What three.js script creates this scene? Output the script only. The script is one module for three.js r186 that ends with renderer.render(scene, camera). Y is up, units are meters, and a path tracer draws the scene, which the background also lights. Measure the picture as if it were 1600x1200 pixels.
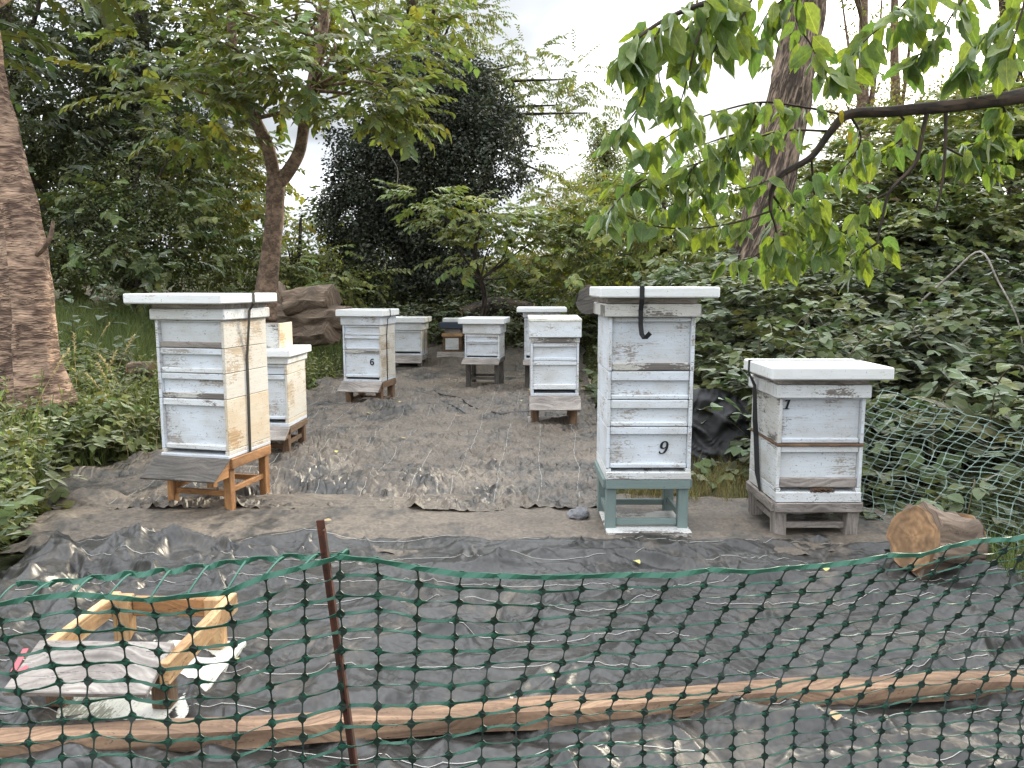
import * as THREE from 'three';
import { mergeGeometries } from 'three/addons/utils/BufferGeometryUtils.js';
import { FontLoader } from 'three/addons/loaders/FontLoader.js';
import { TextGeometry } from 'three/addons/geometries/TextGeometry.js';
import { createNoise2D, createNoise3D } from 'simplex-noise';

// ------------------------------------------------------------------ random numbers and noise
function mulberry(a) { return () => { a |= 0; a = a + 0x6D2B79F5 | 0; let t = Math.imul(a ^ a >>> 15, 1 | a); t = t + Math.imul(t ^ t >>> 7, 61 | t) ^ t; return ((t ^ t >>> 14) >>> 0) / 4294967296; }; }
let R = mulberry(7);
const rr = (a, b) => a + (b - a) * R();
const n2 = createNoise2D(mulberry(11)), n3 = createNoise3D(mulberry(13));
const clamp = (x, a = 0, b = 1) => Math.min(b, Math.max(a, x));
const sstep = (a, b, x) => { const t = clamp((x - a) / (b - a)); return t * t * (3 - 2 * t); };
const lerp = (a, b, t) => a + (b - a) * t;
const V = (x, y, z) => new THREE.Vector3(x, y, z);
function polyline(pts, t) { // pts [[t, v], ...] sorted by t
  if (t <= pts[0][0]) return pts[0][1];
  for (let i = 1; i < pts.length; i++) if (t <= pts[i][0]) return lerp(pts[i - 1][1], pts[i][1], (t - pts[i - 1][0]) / (pts[i][0] - pts[i - 1][0]));
  return pts[pts.length - 1][1];
}

// ------------------------------------------------------------------ camera, sky, sun, exposure
const scene = new THREE.Scene();
const camera = new THREE.PerspectiveCamera(53.02, 4 / 3, 0.05, 400);
camera.position.set(0, 1.36, 0);
camera.lookAt(0, 1.36 - 155 / 1203 * 10, -10);
const sunDir = V(0.465, 0.345, -0.83).normalize();
const renderer = new THREE.WebGLRenderer({ antialias: true });
renderer.toneMapping = THREE.LinearToneMapping;
renderer.toneMappingExposure = 1.85;
renderer.shadowMap.enabled = true;
{ // a cloudy evening sky: brighter towards the zenith, thin cloud round the low sun
  const W = 1024, Hh = 512, d = new Float32Array(W * Hh * 4), v = V(0, 0, 0);
  for (let j = 0; j < Hh; j++) for (let i = 0; i < W; i++) {
    const el = ((j + 0.5) / Hh - 0.5) * Math.PI, az = ((i + 0.5) / W - 0.5) * 2 * Math.PI;
    v.set(Math.cos(az) * Math.cos(el), Math.sin(el), Math.sin(az) * Math.cos(el));
    const s = Math.max(0, v.y), k = 1 / (s + 0.22);
    let c = 0, a = 0.5, f = 1.1;
    for (let o = 0; o < 5; o++) { c += a * n3(v.x * k * f + 3.1, v.z * k * f - 1.7, o * 3.3); a *= 0.5; f *= 2.1; }
    const cloud = clamp(0.5 + 0.75 * c);
    const base = 0.54 * (1 + 3.3 * s) * lerp(0.38, 1.34, sstep(0.15, 0.85, cloud));
    const ang = Math.acos(clamp(v.dot(sunDir), -1, 1)) * 180 / Math.PI;
    const glow = 3.2 * Math.exp(-((ang / 9) ** 2)) + 0.9 * Math.exp(-ang / 14) * lerp(0.6, 1.2, cloud);
    const o = (j * W + i) * 4, bl = lerp(0.12, 0.03, cloud);
    d[o] = base * (1 - bl * 0.7) + glow * 1.0; d[o + 1] = base * 1.0 + glow * 0.93; d[o + 2] = base * (1.02 + bl * 0.7) + glow * 0.76; d[o + 3] = 1;
  }
  const t = new THREE.DataTexture(d, W, Hh, THREE.RGBAFormat, THREE.FloatType);
  t.mapping = THREE.EquirectangularReflectionMapping; t.magFilter = THREE.LinearFilter; t.minFilter = THREE.LinearFilter; t.wrapS = THREE.RepeatWrapping; t.needsUpdate = true;
  scene.background = t; scene.environment = t;
}
{
  const sun = new THREE.DirectionalLight(new THREE.Color(1, 0.89, 0.7), 3.2);
  sun.name = 'sun'; sun.position.copy(sunDir).multiplyScalar(60); sun.target.position.set(0, 0, -6);
  sun.castShadow = true; sun.shadow.radius = 13; sun.shadow.mapSize.set(2048, 2048);
  Object.assign(sun.shadow.camera, { left: -25, right: 25, top: 25, bottom: -25, near: 1, far: 140 });
  scene.add(sun, sun.target);
}

// ------------------------------------------------------------------ naming helpers
const taken = {};
function numbered(n) { taken[n] = (taken[n] ?? -1) + 1; return taken[n] ? n + '_' + String(taken[n]).padStart(3, '0') : n; }
function shade(m) { m.castShadow = true; m.receiveShadow = true; return m; }
function tag(o, label, category, group, kind) { if (label) o.userData.label = label; if (category) o.userData.category = category; if (group) o.userData.group = group; if (kind) o.userData.kind = kind; return o; }
function thing(name, label, category, pos = [0, 0, 0], yaw = 0, group) {
  const o = new THREE.Group(); o.name = numbered(name); o.position.set(...pos); o.rotation.y = yaw; scene.add(o); return tag(o, label, category, group);
}
function part(name, geo, mat, parent, pos, rot) {
  const m = shade(new THREE.Mesh(geo, mat)); m.name = name; if (pos) m.position.set(...pos); if (rot) m.rotation.set(...rot); parent.add(m); return m;
}
function solo(name, geo, mat, label, category, group, kind) { const m = shade(new THREE.Mesh(geo, mat)); m.name = numbered(name); scene.add(m); return tag(m, label, category, group, kind); }

// ------------------------------------------------------------------ geometry helpers
function fromTris(pos, uv, col) {
  const g = new THREE.BufferGeometry();
  g.setAttribute('position', new THREE.Float32BufferAttribute(pos, 3));
  if (uv) g.setAttribute('uv', new THREE.Float32BufferAttribute(uv, 2));
  if (col) g.setAttribute('color', new THREE.Float32BufferAttribute(col, 3));
  g.computeVertexNormals(); return g;
}
// a board with chamfered edges, uv in metres with u along the grain (the longest side), each at its own place on the texture
function board(w, h, d, c = 0.003) {
  c = Math.min(c, w * 0.3, h * 0.3, d * 0.3);
  const X = w / 2, Y = h / 2, Z = d / 2, pos = [], uv = [];
  const ox = R(), oy = R(), long = w >= h && w >= d ? 0 : h >= d ? 1 : 2;
  const tri = (...p) => {
    let [a, b, e] = p;
    const out = (b[1] - a[1]) * (e[2] - a[2]) * (a[0] + b[0] + e[0]) - (b[2] - a[2]) * (e[1] - a[1]) * (a[0] + b[0] + e[0]) + ((b[2] - a[2]) * (e[0] - a[0]) - (b[0] - a[0]) * (e[2] - a[2])) * (a[1] + b[1] + e[1]) + ((b[0] - a[0]) * (e[1] - a[1]) - (b[1] - a[1]) * (e[0] - a[0])) * (a[2] + b[2] + e[2]);
    if (out < 0) { p = [a, e, b]; [a, b, e] = p; }
    const nx = (b[1] - a[1]) * (e[2] - a[2]) - (b[2] - a[2]) * (e[1] - a[1]), ny = (b[2] - a[2]) * (e[0] - a[0]) - (b[0] - a[0]) * (e[2] - a[2]), nz = (b[0] - a[0]) * (e[1] - a[1]) - (b[1] - a[1]) * (e[0] - a[0]);
    const m = Math.abs(nx) >= Math.abs(ny) && Math.abs(nx) >= Math.abs(nz) ? 0 : Math.abs(ny) >= Math.abs(nz) ? 1 : 2;
    const ax = [0, 1, 2].filter((q) => q !== m); if (ax[1] === long) ax.reverse();
    for (const q of p) { pos.push(...q); uv.push(q[ax[0]] + ox, q[ax[1]] + oy + m * 0.23); }
  };
  const quad = (a, b, e, f) => { tri(a, b, e); tri(a, e, f); };
  const P = (sx, sy, sz, m) => [sx * (X - (m === 0 ? 0 : c)), sy * (Y - (m === 1 ? 0 : c)), sz * (Z - (m === 2 ? 0 : c))];
  for (const a of [-1, 1]) {
    quad(P(a, -1, 1, 0), P(a, -1, -1, 0), P(a, 1, -1, 0), P(a, 1, 1, 0));
    quad(P(-1, a, 1, 1), P(1, a, 1, 1), P(1, a, -1, 1), P(-1, a, -1, 1));
    quad(P(-1, -1, a, 2), P(1, -1, a, 2), P(1, 1, a, 2), P(-1, 1, a, 2));
    for (const b of [-1, 1]) {
      quad(P(a, b, -1, 1), P(a, b, 1, 1), P(a, b, 1, 0), P(a, b, -1, 0));
      quad(P(-1, a, b, 2), P(1, a, b, 2), P(1, a, b, 1), P(-1, a, b, 1));
      quad(P(b, -1, a, 0), P(b, 1, a, 0), P(b, 1, a, 2), P(b, -1, a, 2));
      for (const e of [-1, 1]) tri(P(a, b, e, 0), P(a, b, e, 1), P(a, b, e, 2));
    }
  }
  return fromTris(pos, uv);
}
// a tapering limb through points, [x, y, z, radius] each, closed at both ends; wob: uneven girth; uv in metres
function limb(pts, seg = 10, steps = 6, wob = 0.06, furrow = 0) {
  const c = new THREE.CatmullRomCurve3(pts.map((p) => V(p[0], p[1], p[2])), false, 'centripetal'), n = (pts.length - 1) * steps, pos = [], uv = [], idx = [];
  const rad = (t) => { const f = t * (pts.length - 1), i = Math.min(pts.length - 2, Math.floor(f)); return lerp(pts[i][3], pts[i + 1][3], f - i); };
  let N = V(0, 0, 1), len = 0, last = null;
  for (let i = 0; i <= n; i++) {
    const t = i / n, p = c.getPoint(t), T = c.getTangent(t);
    N = N.clone().sub(T.clone().multiplyScalar(N.dot(T))); if (N.length() < 0.01) N = V(1, 0, 0).sub(T.clone().multiplyScalar(T.x)); N.normalize();
    const B = T.clone().cross(N), r = rad(t); if (last) len += p.distanceTo(last); last = p;
    for (let k = 0; k <= seg; k++) {
      const a = (k % seg) / seg * Math.PI * 2, ca = Math.cos(a), sa = Math.sin(a);
      let q = r * (1 + wob * n3(ca * 1.3 + p.x, len * 2.2 / (r * 10 + 0.5), sa * 1.3 + p.z));
      if (furrow) q += furrow * Math.abs(n3(ca * 5, len * 1.4, sa * 5)) - furrow * 0.4;
      pos.push(p.x + (N.x * ca + B.x * sa) * q, p.y + (N.y * ca + B.y * sa) * q, p.z + (N.z * ca + B.z * sa) * q); uv.push(k / seg * Math.PI * 2 * Math.max(r, 0.01), len);
    }
  }
  for (let i = 0; i < n; i++) for (let k = 0; k < seg; k++) { const a = i * (seg + 1) + k, b = a + seg + 1; idx.push(a, a + 1, b, b, a + 1, b + 1); }
  for (const e of [0, n]) {
    const m = pos.length / 3, p = c.getPoint(e / n); pos.push(p.x, p.y, p.z); uv.push(0, 0);
    for (let k = 0; k < seg; k++) { const a = e * (seg + 1) + k; e ? idx.push(a, a + 1, m) : idx.push(a + 1, a, m); }
  }
  const g = new THREE.BufferGeometry();
  g.setAttribute('position', new THREE.Float32BufferAttribute(pos, 3)); g.setAttribute('uv', new THREE.Float32BufferAttribute(uv, 2)); g.setIndex(idx); g.computeVertexNormals(); return g;
}
// a flat strip swept along points; side: direction across it at each point, wd: width at each point
function strip(pts, sides, wd, th) {
  const pos = [], idx = [], uv = [], n = pts.length; let len = 0;
  for (let i = 0; i < n; i++) {
    const T = pts[Math.min(n - 1, i + 1)].clone().sub(pts[Math.max(0, i - 1)]).normalize(), S = (Array.isArray(sides) ? sides[i] : sides).clone(); S.sub(T.clone().multiplyScalar(S.dot(T))).normalize();
    const Nn = T.clone().cross(S), w = (Array.isArray(wd) ? wd[i] : wd) / 2, h = th / 2; if (i) len += pts[i].distanceTo(pts[i - 1]);
    for (const [a, b] of [[-1, -1], [1, -1], [1, 1], [-1, 1]]) { pos.push(pts[i].x + S.x * a * w + Nn.x * b * h, pts[i].y + S.y * a * w + Nn.y * b * h, pts[i].z + S.z * a * w + Nn.z * b * h); uv.push(len, a * w); }
  }
  for (let i = 0; i < n - 1; i++) for (let k = 0; k < 4; k++) { const a = i * 4 + k, b = i * 4 + (k + 1) % 4; idx.push(a, b, a + 4, b, b + 4, a + 4); }
  idx.push(0, 2, 1, 0, 3, 2); const e = (n - 1) * 4; idx.push(e, e + 1, e + 2, e, e + 2, e + 3);
  const g = new THREE.BufferGeometry(); g.setAttribute('position', new THREE.Float32BufferAttribute(pos, 3)); g.setAttribute('uv', new THREE.Float32BufferAttribute(uv, 2)); g.setIndex(idx);
  const f = g.toNonIndexed(); f.computeVertexNormals(); return f;
}

// ------------------------------------------------------------------ textures
const HT = new Float32Array(65536); { const q = mulberry(99); for (let i = 0; i < 65536; i++) HT[i] = q(); }
function vn(x, y, px, py, s) { // value noise with period px, py
  const xi = Math.floor(x), yi = Math.floor(y), fx = x - xi, fy = y - yi, u = fx * fx * (3 - 2 * fx), v = fy * fy * (3 - 2 * fy);
  const h = (a, b) => { a = ((a % px) + px) % px; b = ((b % py) + py) % py; return HT[(a * 374761 + b * 668265 + s * 97531 + a * b * 31) & 65535]; };
  return lerp(lerp(h(xi, yi), h(xi + 1, yi), u), lerp(h(xi, yi + 1), h(xi + 1, yi + 1), u), v);
}
function fbm(u, v, fx, fy, oct, s) { let a = 0.5, t = 0, w = 0; for (let o = 0; o < oct; o++) { t += a * vn(u * fx, v * fy, fx, fy, s + o * 7); w += a; a *= 0.55; fx *= 2; fy *= 2; } return t / w; }
function tex(size, metres, fn, srgb = true, aspect = 1) {
  const w = size, h = Math.round(size * aspect), d = new Uint8Array(w * h * 4);
  for (let j = 0; j < h; j++) for (let i = 0; i < w; i++) { const c = fn((i + 0.5) / w, (j + 0.5) / h), o = (j * w + i) * 4; for (let k = 0; k < 3; k++) d[o + k] = clamp(Array.isArray(c) ? c[k] : c, 0, 255); d[o + 3] = 255; }
  const t = new THREE.DataTexture(d, w, h); t.wrapS = t.wrapT = THREE.RepeatWrapping; t.magFilter = THREE.LinearFilter; t.minFilter = THREE.LinearMipmapLinearFilter; t.generateMipmaps = true;
  if (srgb) t.colorSpace = THREE.SRGBColorSpace; t.repeat.set(1 / metres, 1 / (metres * aspect)); t.needsUpdate = true; return t;
}
const mix3 = (a, b, t) => [lerp(a[0], b[0], t), lerp(a[1], b[1], t), lerp(a[2], b[2], t)];
function paintMat(base, under, wear, seed, dirt = [150, 140, 122]) {
  const mask = (u, v) => {
    const big = fbm(u, v, 3, 5, 3, seed), grain = fbm(u, v, 14, 170, 2, seed + 3), bits = fbm(u, v, 60, 110, 2, seed + 5);
    return sstep(0.66 - wear * 0.16, 0.73 - wear * 0.16, big * 0.62 + grain * 0.2 + bits * 0.18) * 0.85;
  };
  const map = tex(512, 0.62, (u, v) => {
    const m = mask(u, v), g = fbm(u, v, 6, 160, 3, seed + 9), st = fbm(u, v, 3, 5, 4, seed + 11), sp = fbm(u, v, 90, 90, 1, seed + 17);
    let c = mix3(base, dirt, clamp((st - 0.45) * 0.75 + wear * 0.12, 0, 0.42));
    c = c.map((x) => x * (0.965 + 0.07 * g)); if (sp > (wear < 0.1 ? 0.965 : 0.93)) c = mix3(c, [95, 88, 78], 0.55);
    const crack = Math.abs(fbm(u, v, 4, 46, 3, seed + 21) - 0.5); if (crack < 0.006 + wear * 0.006) c = mix3(c, under, 0.5);
    const w = under.map((x) => x * (0.72 + 0.55 * g)); return mix3(c, w, m);
  });
  const bump = tex(512, 0.62, (u, v) => 200 - 120 * mask(u, v) + 50 * (fbm(u, v, 6, 160, 3, seed + 9) - 0.5), false);
  return new THREE.MeshStandardMaterial({ map, bumpMap: bump, bumpScale: 0.0012, roughness: 0.62 });
}
function woodMat(a, b, seed, rough = 0.85, knots = 0.5) {
  const g = (u, v) => { const w = fbm(u, v, 3, 3, 3, seed + 2) * 0.22; return fbm(u, v + w, 4, 64, 4, seed); };
  const map = tex(512, 0.8, (u, v) => {
    const q = g(u, v), st = fbm(u, v, 3, 6, 4, seed + 5); let c = mix3(a, b, clamp((q - 0.5) * 1.5 + 0.5)); c = c.map((x) => x * (0.74 + 0.52 * st) * (0.94 + 0.12 * fbm(u, v, 80, 80, 2, seed + 31)));
    const k = vn(u * 3, v * 9, 3, 9, seed + 8); if (k > 0.93) c = mix3(c, b.map((x) => x * 0.5), (k - 0.93) * 14 * knots);
    const cr = Math.abs(fbm(u, v, 2, 40, 3, seed + 21) - 0.5); if (cr < 0.004) c = c.map((x) => x * 0.62); return c;
  });
  const bump = tex(512, 0.8, (u, v) => 255 * g(u, v), false);
  return new THREE.MeshStandardMaterial({ map, bumpMap: bump, bumpScale: 0.002, roughness: rough });
}
const M = {};
M.paint = [paintMat([210, 216, 222], [150, 142, 134], 0.28, 1), paintMat([206, 212, 219], [140, 132, 124], 0.48, 31), paintMat([212, 217, 221], [156, 148, 138], 0.18, 61)];
M.paintWorn = paintMat([218, 221, 222], [112, 102, 94], 0.62, 91);
M.paintBad = paintMat([205, 205, 202], [92, 86, 80], 0.85, 121);
M.cream = paintMat([205, 201, 192], [170, 152, 128], 0.3, 151, [190, 174, 150]);
M.tanPaint = paintMat([206, 195, 176], [170, 140, 104], 0.6, 171, [182, 150, 112]);
M.roof = paintMat([226, 228, 227], [190, 186, 176], 0.0, 201, [205, 200, 190]);
M.roofDirty = paintMat([222, 220, 210], [128, 128, 110], 0.4, 231, [166, 164, 140]);
M.teal = paintMat([116, 132, 128], [100, 104, 98], 0.25, 251, [104, 116, 112]);
M.navy = paintMat([52, 64, 78], [60, 62, 64], 0.1, 271, [70, 76, 82]);
M.greyWood = woodMat([164, 156, 148], [112, 104, 98], 301);
M.darkWood = woodMat([108, 102, 94], [66, 62, 58], 331);
M.brownWood = woodMat([140, 112, 86], [92, 70, 52], 361);
M.warmWood = woodMat([176, 130, 84], [136, 94, 58], 391, 0.7);
M.paleWood = woodMat([202, 170, 128], [162, 122, 82], 421, 0.75);
M.beam = woodMat([158, 130, 104], [104, 82, 66], 451, 0.95, 1);
M.logWood = woodMat([146, 128, 110], [84, 70, 60], 481, 0.95, 1);
M.black = new THREE.MeshStandardMaterial({ color: new THREE.Color(0.012, 0.012, 0.013), roughness: 0.55 });
M.ink = new THREE.MeshStandardMaterial({ color: new THREE.Color(0.008, 0.008, 0.009), roughness: 0.7 });
M.rust = new THREE.MeshStandardMaterial({ map: tex(256, 0.2, (u, v) => mix3([92, 56, 40], [52, 36, 30], fbm(u, v, 8, 8, 4, 7)).map((x, i) => x + (i ? 0 : 30 * (fbm(u, v, 20, 20, 3, 9) - 0.4)))), bumpMap: tex(256, 0.2, (u, v) => 255 * fbm(u, v, 24, 24, 3, 5), false), bumpScale: 0.0015, roughness: 0.9, metalness: 0.2 });
function barkMat(a, b, seed, ku, kv, depth, rough = 0.95, crack = 0.06) { // plates and flakes stretched ku : kv, with dark cracks between
  const plate = (u, v) => fbm(u, v, ku, kv, 4, seed) * 0.6 + fbm(u, v, ku * 3, kv * 3, 2, seed + 2) * 0.25 + fbm(u, v, 5, 5, 3, seed + 4) * 0.3;
  const gap = (u, v) => sstep(crack, 0, Math.abs(fbm(u, v, ku, kv, 3, seed + 6) - 0.5)) * sstep(0.35, 0.6, fbm(u, v, 6, 6, 2, seed + 8));
  return new THREE.MeshStandardMaterial({ map: tex(512, 0.9, (u, v) => mix3(b, a, sstep(0.4, 0.72, plate(u, v)) * (1 - 0.8 * gap(u, v))).map((x) => x * (0.75 + 0.5 * fbm(u, v, 12, 12, 4, seed + 9)))), bumpMap: tex(512, 0.9, (u, v) => 255 * clamp(plate(u, v) * (1 - 0.7 * gap(u, v))), false), bumpScale: depth, roughness: rough });
}
M.cherryBark = barkMat([158, 132, 112], [82, 64, 54], 501, 9, 44, 0.025);
M.smoothBark = barkMat([132, 110, 92], [86, 70, 58], 521, 14, 22, 0.004);
M.furrowBark = barkMat([150, 130, 112], [64, 54, 47], 541, 34, 5, 0.04, 0.95, 0.1);
M.darkBark = barkMat([78, 66, 56], [38, 33, 30], 561, 20, 8, 0.008);
M.twig = barkMat([74, 62, 52], [44, 38, 33], 581, 30, 12, 0.002);
M.caneBark = new THREE.MeshStandardMaterial({ color: new THREE.Color(0.11, 0.09, 0.045), roughness: 0.8 });
M.logBark = barkMat([138, 112, 90], [66, 52, 44], 601, 8, 26, 0.012);
M.endGrain = new THREE.MeshStandardMaterial({ map: tex(256, 0.5, (u, v) => { const r = Math.hypot(u - 0.5, v - 0.5) * 46 + fbm(u, v, 6, 6, 3, 3) * 5; return mix3([160, 128, 94], [128, 98, 70], 0.5 + 0.25 * Math.sin(r * 1.9)).map((x) => x * (0.55 + 0.85 * fbm(u, v, 9, 9, 5, 13))); }), roughness: 0.9 });

// fine creases pressed into the plastic, as a height map that tiles: short straight folds with a sharp spine
function creaseTex(seed, n, aim, spread, lens, wids, metres) {
  const N = 1024, h = new Float32Array(N * N), q = mulberry(seed), u = (a, b) => a + (b - a) * q();
  for (let i = 0; i < n; i++) {
    const cx = u(0, N), cy = u(0, N), an = aim + u(-1, 1) * spread * (q() < 0.2 ? 3 : 1), ca = Math.cos(an), sa = Math.sin(an), L = u(...lens), W = u(...wids), H = u(0.3, 1) * (W / wids[1]) * (q() < 0.35 ? -0.7 : 1), sk = u(0.25, 1), bend = u(-0.2, 0.2), r = Math.ceil(L + W);
    for (let y = -r; y <= r; y++) for (let x = -r; x <= r; x++) { const s = (x * ca + y * sa) / L; if (s > 1 || s < -1) continue; const d = -x * sa + y * ca + bend * s * s * L, w = (d > 0 ? W : W * sk) * (1.1 - 0.5 * Math.abs(s)), k = Math.abs(d) / w; if (k >= 1) continue; h[(((Math.round(cy) + y) % N + N) % N) * N + ((Math.round(cx) + x) % N + N) % N] += H * (1 - s * s) * (1 - k); }
  }
  return tex(N, metres, (U, Vv) => 110 + 70 * h[Math.floor(Vv * N) * N + Math.floor(U * N)], false);
}
// fabric of the ground sheets: woven black plastic with patches of dried mud and dust (real matter with a grain of its own)
function sheetMat(dustAmt, seed, rough, bump, depth) {
  const dust = (u, v) => sstep(0.62 - dustAmt * 0.5, 0.9 - dustAmt * 0.5, fbm(u, v, 5, 5, 6, seed) * 0.42 + fbm(u, v, 22, 14, 4, seed + 1) * 0.4 + fbm(u, v, 90, 60, 2, seed + 3) * 0.22);
  const map = tex(1024, 3.1, (u, v) => {
    const k = dust(u, v), w = fbm(u, v, 300, 300, 1, seed + 5), s = fbm(u, v, 18, 18, 4, seed + 7);
    const black = mix3([42, 41, 39], [62, 60, 57], s).map((x) => x * (0.85 + 0.3 * w)), mud = mix3([124, 112, 98], [90, 82, 73], s).map((x) => x * (0.85 + 0.3 * w)); return mix3(black, mud, k * 0.92);
  });
  const rm = tex(512, 3.1, (u, v) => 255 * clamp(rough + 0.26 * dust(u, v)), false);
  return new THREE.MeshStandardMaterial({ map, roughnessMap: rm, roughness: 1, bumpMap: bump, bumpScale: depth });
}

// ------------------------------------------------------------------ the ground
function bank(x, z) { // flat where the hives stand, rising to banks at the left, the right and behind
  const l = sstep(-2.9, -6.5, x) * 0.75, r = sstep(2.2, 5.5, x) * 0.5 * sstep(-3.2, -6, z), b = sstep(-11.2, -16.5, z) * 1.0, rb = sstep(1.1, 2.6, x) * sstep(-6, -9.5, z) * 0.35;
  const far = sstep(-18, -45, z) * 1.5;
  return Math.max(l, b, r, rb) + Math.min(l, b) * 0.3 + far;
}
function soilAt(x, z) {
  const inside = sstep(0.5, -0.2, Math.max(-3.2 - x, x - 2.6, z - 0, -14.5 - z));
  return bank(x, z) - 0.055 * inside + 0.05 * n2(x * 0.7, z * 0.7) * (1 - inside) + 0.02 * n2(x * 2.7, z * 2.7) * (1 - inside);
}
{
  const N = 230, pos = [], uv = [], idx = [];
  const sp = (t) => Math.sign(t) * (Math.abs(t) * 14 + Math.pow(Math.abs(t), 4) * 110);
  for (let j = 0; j <= N; j++) for (let i = 0; i <= N; i++) { const x = sp(i / N * 2 - 1), z = -7 + sp(j / N * 2 - 1); pos.push(x, soilAt(x, z), z); uv.push(x, z); }
  for (let j = 0; j < N; j++) for (let i = 0; i < N; i++) { const a = j * (N + 1) + i, b = a + N + 1; idx.push(a, b, a + 1, b, b + 1, a + 1); }
  const g = new THREE.BufferGeometry(); g.setAttribute('position', new THREE.Float32BufferAttribute(pos, 3)); g.setAttribute('uv', new THREE.Float32BufferAttribute(uv, 2)); g.setIndex(idx); g.computeVertexNormals();
  const m = new THREE.MeshStandardMaterial({ map: tex(1024, 2.3, (u, v) => { const a = fbm(u, v, 6, 6, 5, 71), b = fbm(u, v, 40, 40, 3, 73), c = fbm(u, v, 90, 90, 2, 77); let q = mix3([72, 60, 46], [52, 46, 36], b); q = mix3(q, [62, 72, 34], sstep(0.4, 0.6, a) * 0.7); return c > 0.72 ? mix3(q, [132, 108, 76], 0.7) : q.map((x) => x * (0.75 + 0.5 * c)); }), bumpMap: tex(512, 2.3, (u, v) => 255 * fbm(u, v, 40, 40, 4, 75), false), bumpScale: 0.03, roughness: 1 });
  solo('ground', g, m, 'brown soil and leaf litter under the undergrowth', null, null, 'structure');
}

// ------------------------------------------------------------------ the weed sheets laid over it
const ridge = (n) => 1 - Math.abs(n);
function crumple(x, z, f, p = 2) { const wx = x * f + 0.5 * n2(x * f * 0.6 + 9, z * f * 0.6), wz = z * f + 0.5 * n2(x * f * 0.6, z * f * 0.6 + 5); return Math.pow(ridge(n2(wx, wz)), p); }
const leftFront = [[-4.15, -2.55], [-3.7, -2.45], [-3.35, -2.36], [-2.4, -2.5], [-0.6, -2.9]], rightFront = [[-4.15, 2.2], [-3.7, 2.35], [-3.3, 2.5], [-2.2, 2.9], [-0.6, 3.1]];
const leftMid = [[-4.9, -2.95], [-4.4, -2.75], [-3.6, -2.5]], rightMid = [[-4.9, 0.7], [-4.62, 2.1], [-4.4, 2.25], [-3.6, 2.2]];
const leftBack = [[-14.2, -2.3], [-10.5, -2.55], [-8, -2.75], [-6, -2.85], [-5.4, -3.2], [-4.5, -3.0]], rightBack = [[-14.2, 1.25], [-9.3, 1.02], [-6.5, 0.78], [-4.5, 0.56]];
function creaseField(seed, n, x0, x1, z0, z1, lens, hs, ws, aim) { // long sharp folds, each a tent along a line, summed: flat facets between creases
  const q = mulberry(seed), C = []; const u = (a, b) => a + (b - a) * q();
  for (let i = 0; i < n; i++) { const a = aim + u(-1, 1) * u(0.2, 1.5); C.push([u(x0, x1), u(z0, z1), Math.cos(a), Math.sin(a), u(...lens), u(...hs) * (q() < 0.25 ? -0.6 : 1), u(...ws), u(0.4, 1), u(-0.25, 0.25)]); }
  const cells = new Map(), key = (i, k) => i * 4096 + k, CS = 0.4; for (const c of C) { const rx = c[4] + c[6] * 1.2 + 0.1; for (let i = Math.floor((c[0] - rx) / CS); i <= Math.floor((c[0] + rx) / CS); i++) for (let k = Math.floor((c[1] - rx) / CS); k <= Math.floor((c[1] + rx) / CS); k++) { const id = key(i, k); if (!cells.has(id)) cells.set(id, []); cells.get(id).push(c); } }
  return (x, z) => { let h = 0; const list = cells.get(key(Math.floor(x / CS), Math.floor(z / CS))); if (list) for (const [cx, cz, ca, sa, L, H, W, sk, bend] of list) { const dx = x - cx, dz = z - cz, s = (dx * ca + dz * sa) / L; if (s > 1 || s < -1) continue; const d = -dx * sa + dz * ca + bend * s * s * L, w = (d > 0 ? W : W * sk) * (1.15 - 0.5 * Math.abs(s)); const k = Math.abs(d) / w; if (k >= 1) continue; const t = 1 - k; h += H * (1 - s * s) * t * (0.55 + 0.45 * t); } return h; };
}
const foldsA = creaseField(41, 190, -2.8, 3, -4.1, -0.7, [0.2, 1.0], [0.016, 0.042], [0.04, 0.14], 0.3), foldsB = creaseField(43, 1100, -2.8, 3, -4.1, -0.7, [0.06, 0.3], [0.007, 0.02], [0.015, 0.045], 0.8), foldsC = creaseField(47, 46, -2.9, -1.3, -4.1, -3.0, [0.15, 0.6], [0.02, 0.05], [0.04, 0.12], 1.1);
const frontH = (x, z) => {
  const e2 = sstep(0.25, 0, z + 3.92), ww = x + 0.06 * n2(x * 2, z * 2), zz = z + 0.06 * n2(x * 2 + 9, z * 2);
  return 0.012 + 0.02 * n2(x * 0.9, z * 1.3) + foldsA(ww, zz) + foldsB(ww, zz) + foldsC(ww, zz) + 0.0025 * crumple(x, z, 9, 1.5) + e2 * 0.012 * (0.6 + n2(x * 1.7, 4));
};
const midH = (x, z) => 0.006 + 0.014 * crumple(x * 0.7, z * 1.6, 1.6, 3) + 0.007 * crumple(x * 0.7, z * 1.5, 5, 2) + 0.07 * sstep(-2.2, -2.75, x) * Math.max(0, n2(x * 3, z * 3 + 2));
const foldsD = creaseField(51, 190, -3, 1.2, -12, -4.5, [0.25, 0.9], [0.015, 0.05], [0.05, 0.2], -0.5), foldsE = creaseField(53, 1500, -3, 1.1, -10, -4.5, [0.06, 0.26], [0.007, 0.02], [0.016, 0.04], 1.2), foldsF = creaseField(59, 1500, -2.4, 0.7, -6.6, -4.5, [0.06, 0.22], [0.009, 0.024], [0.014, 0.034], 1.45);
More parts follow.
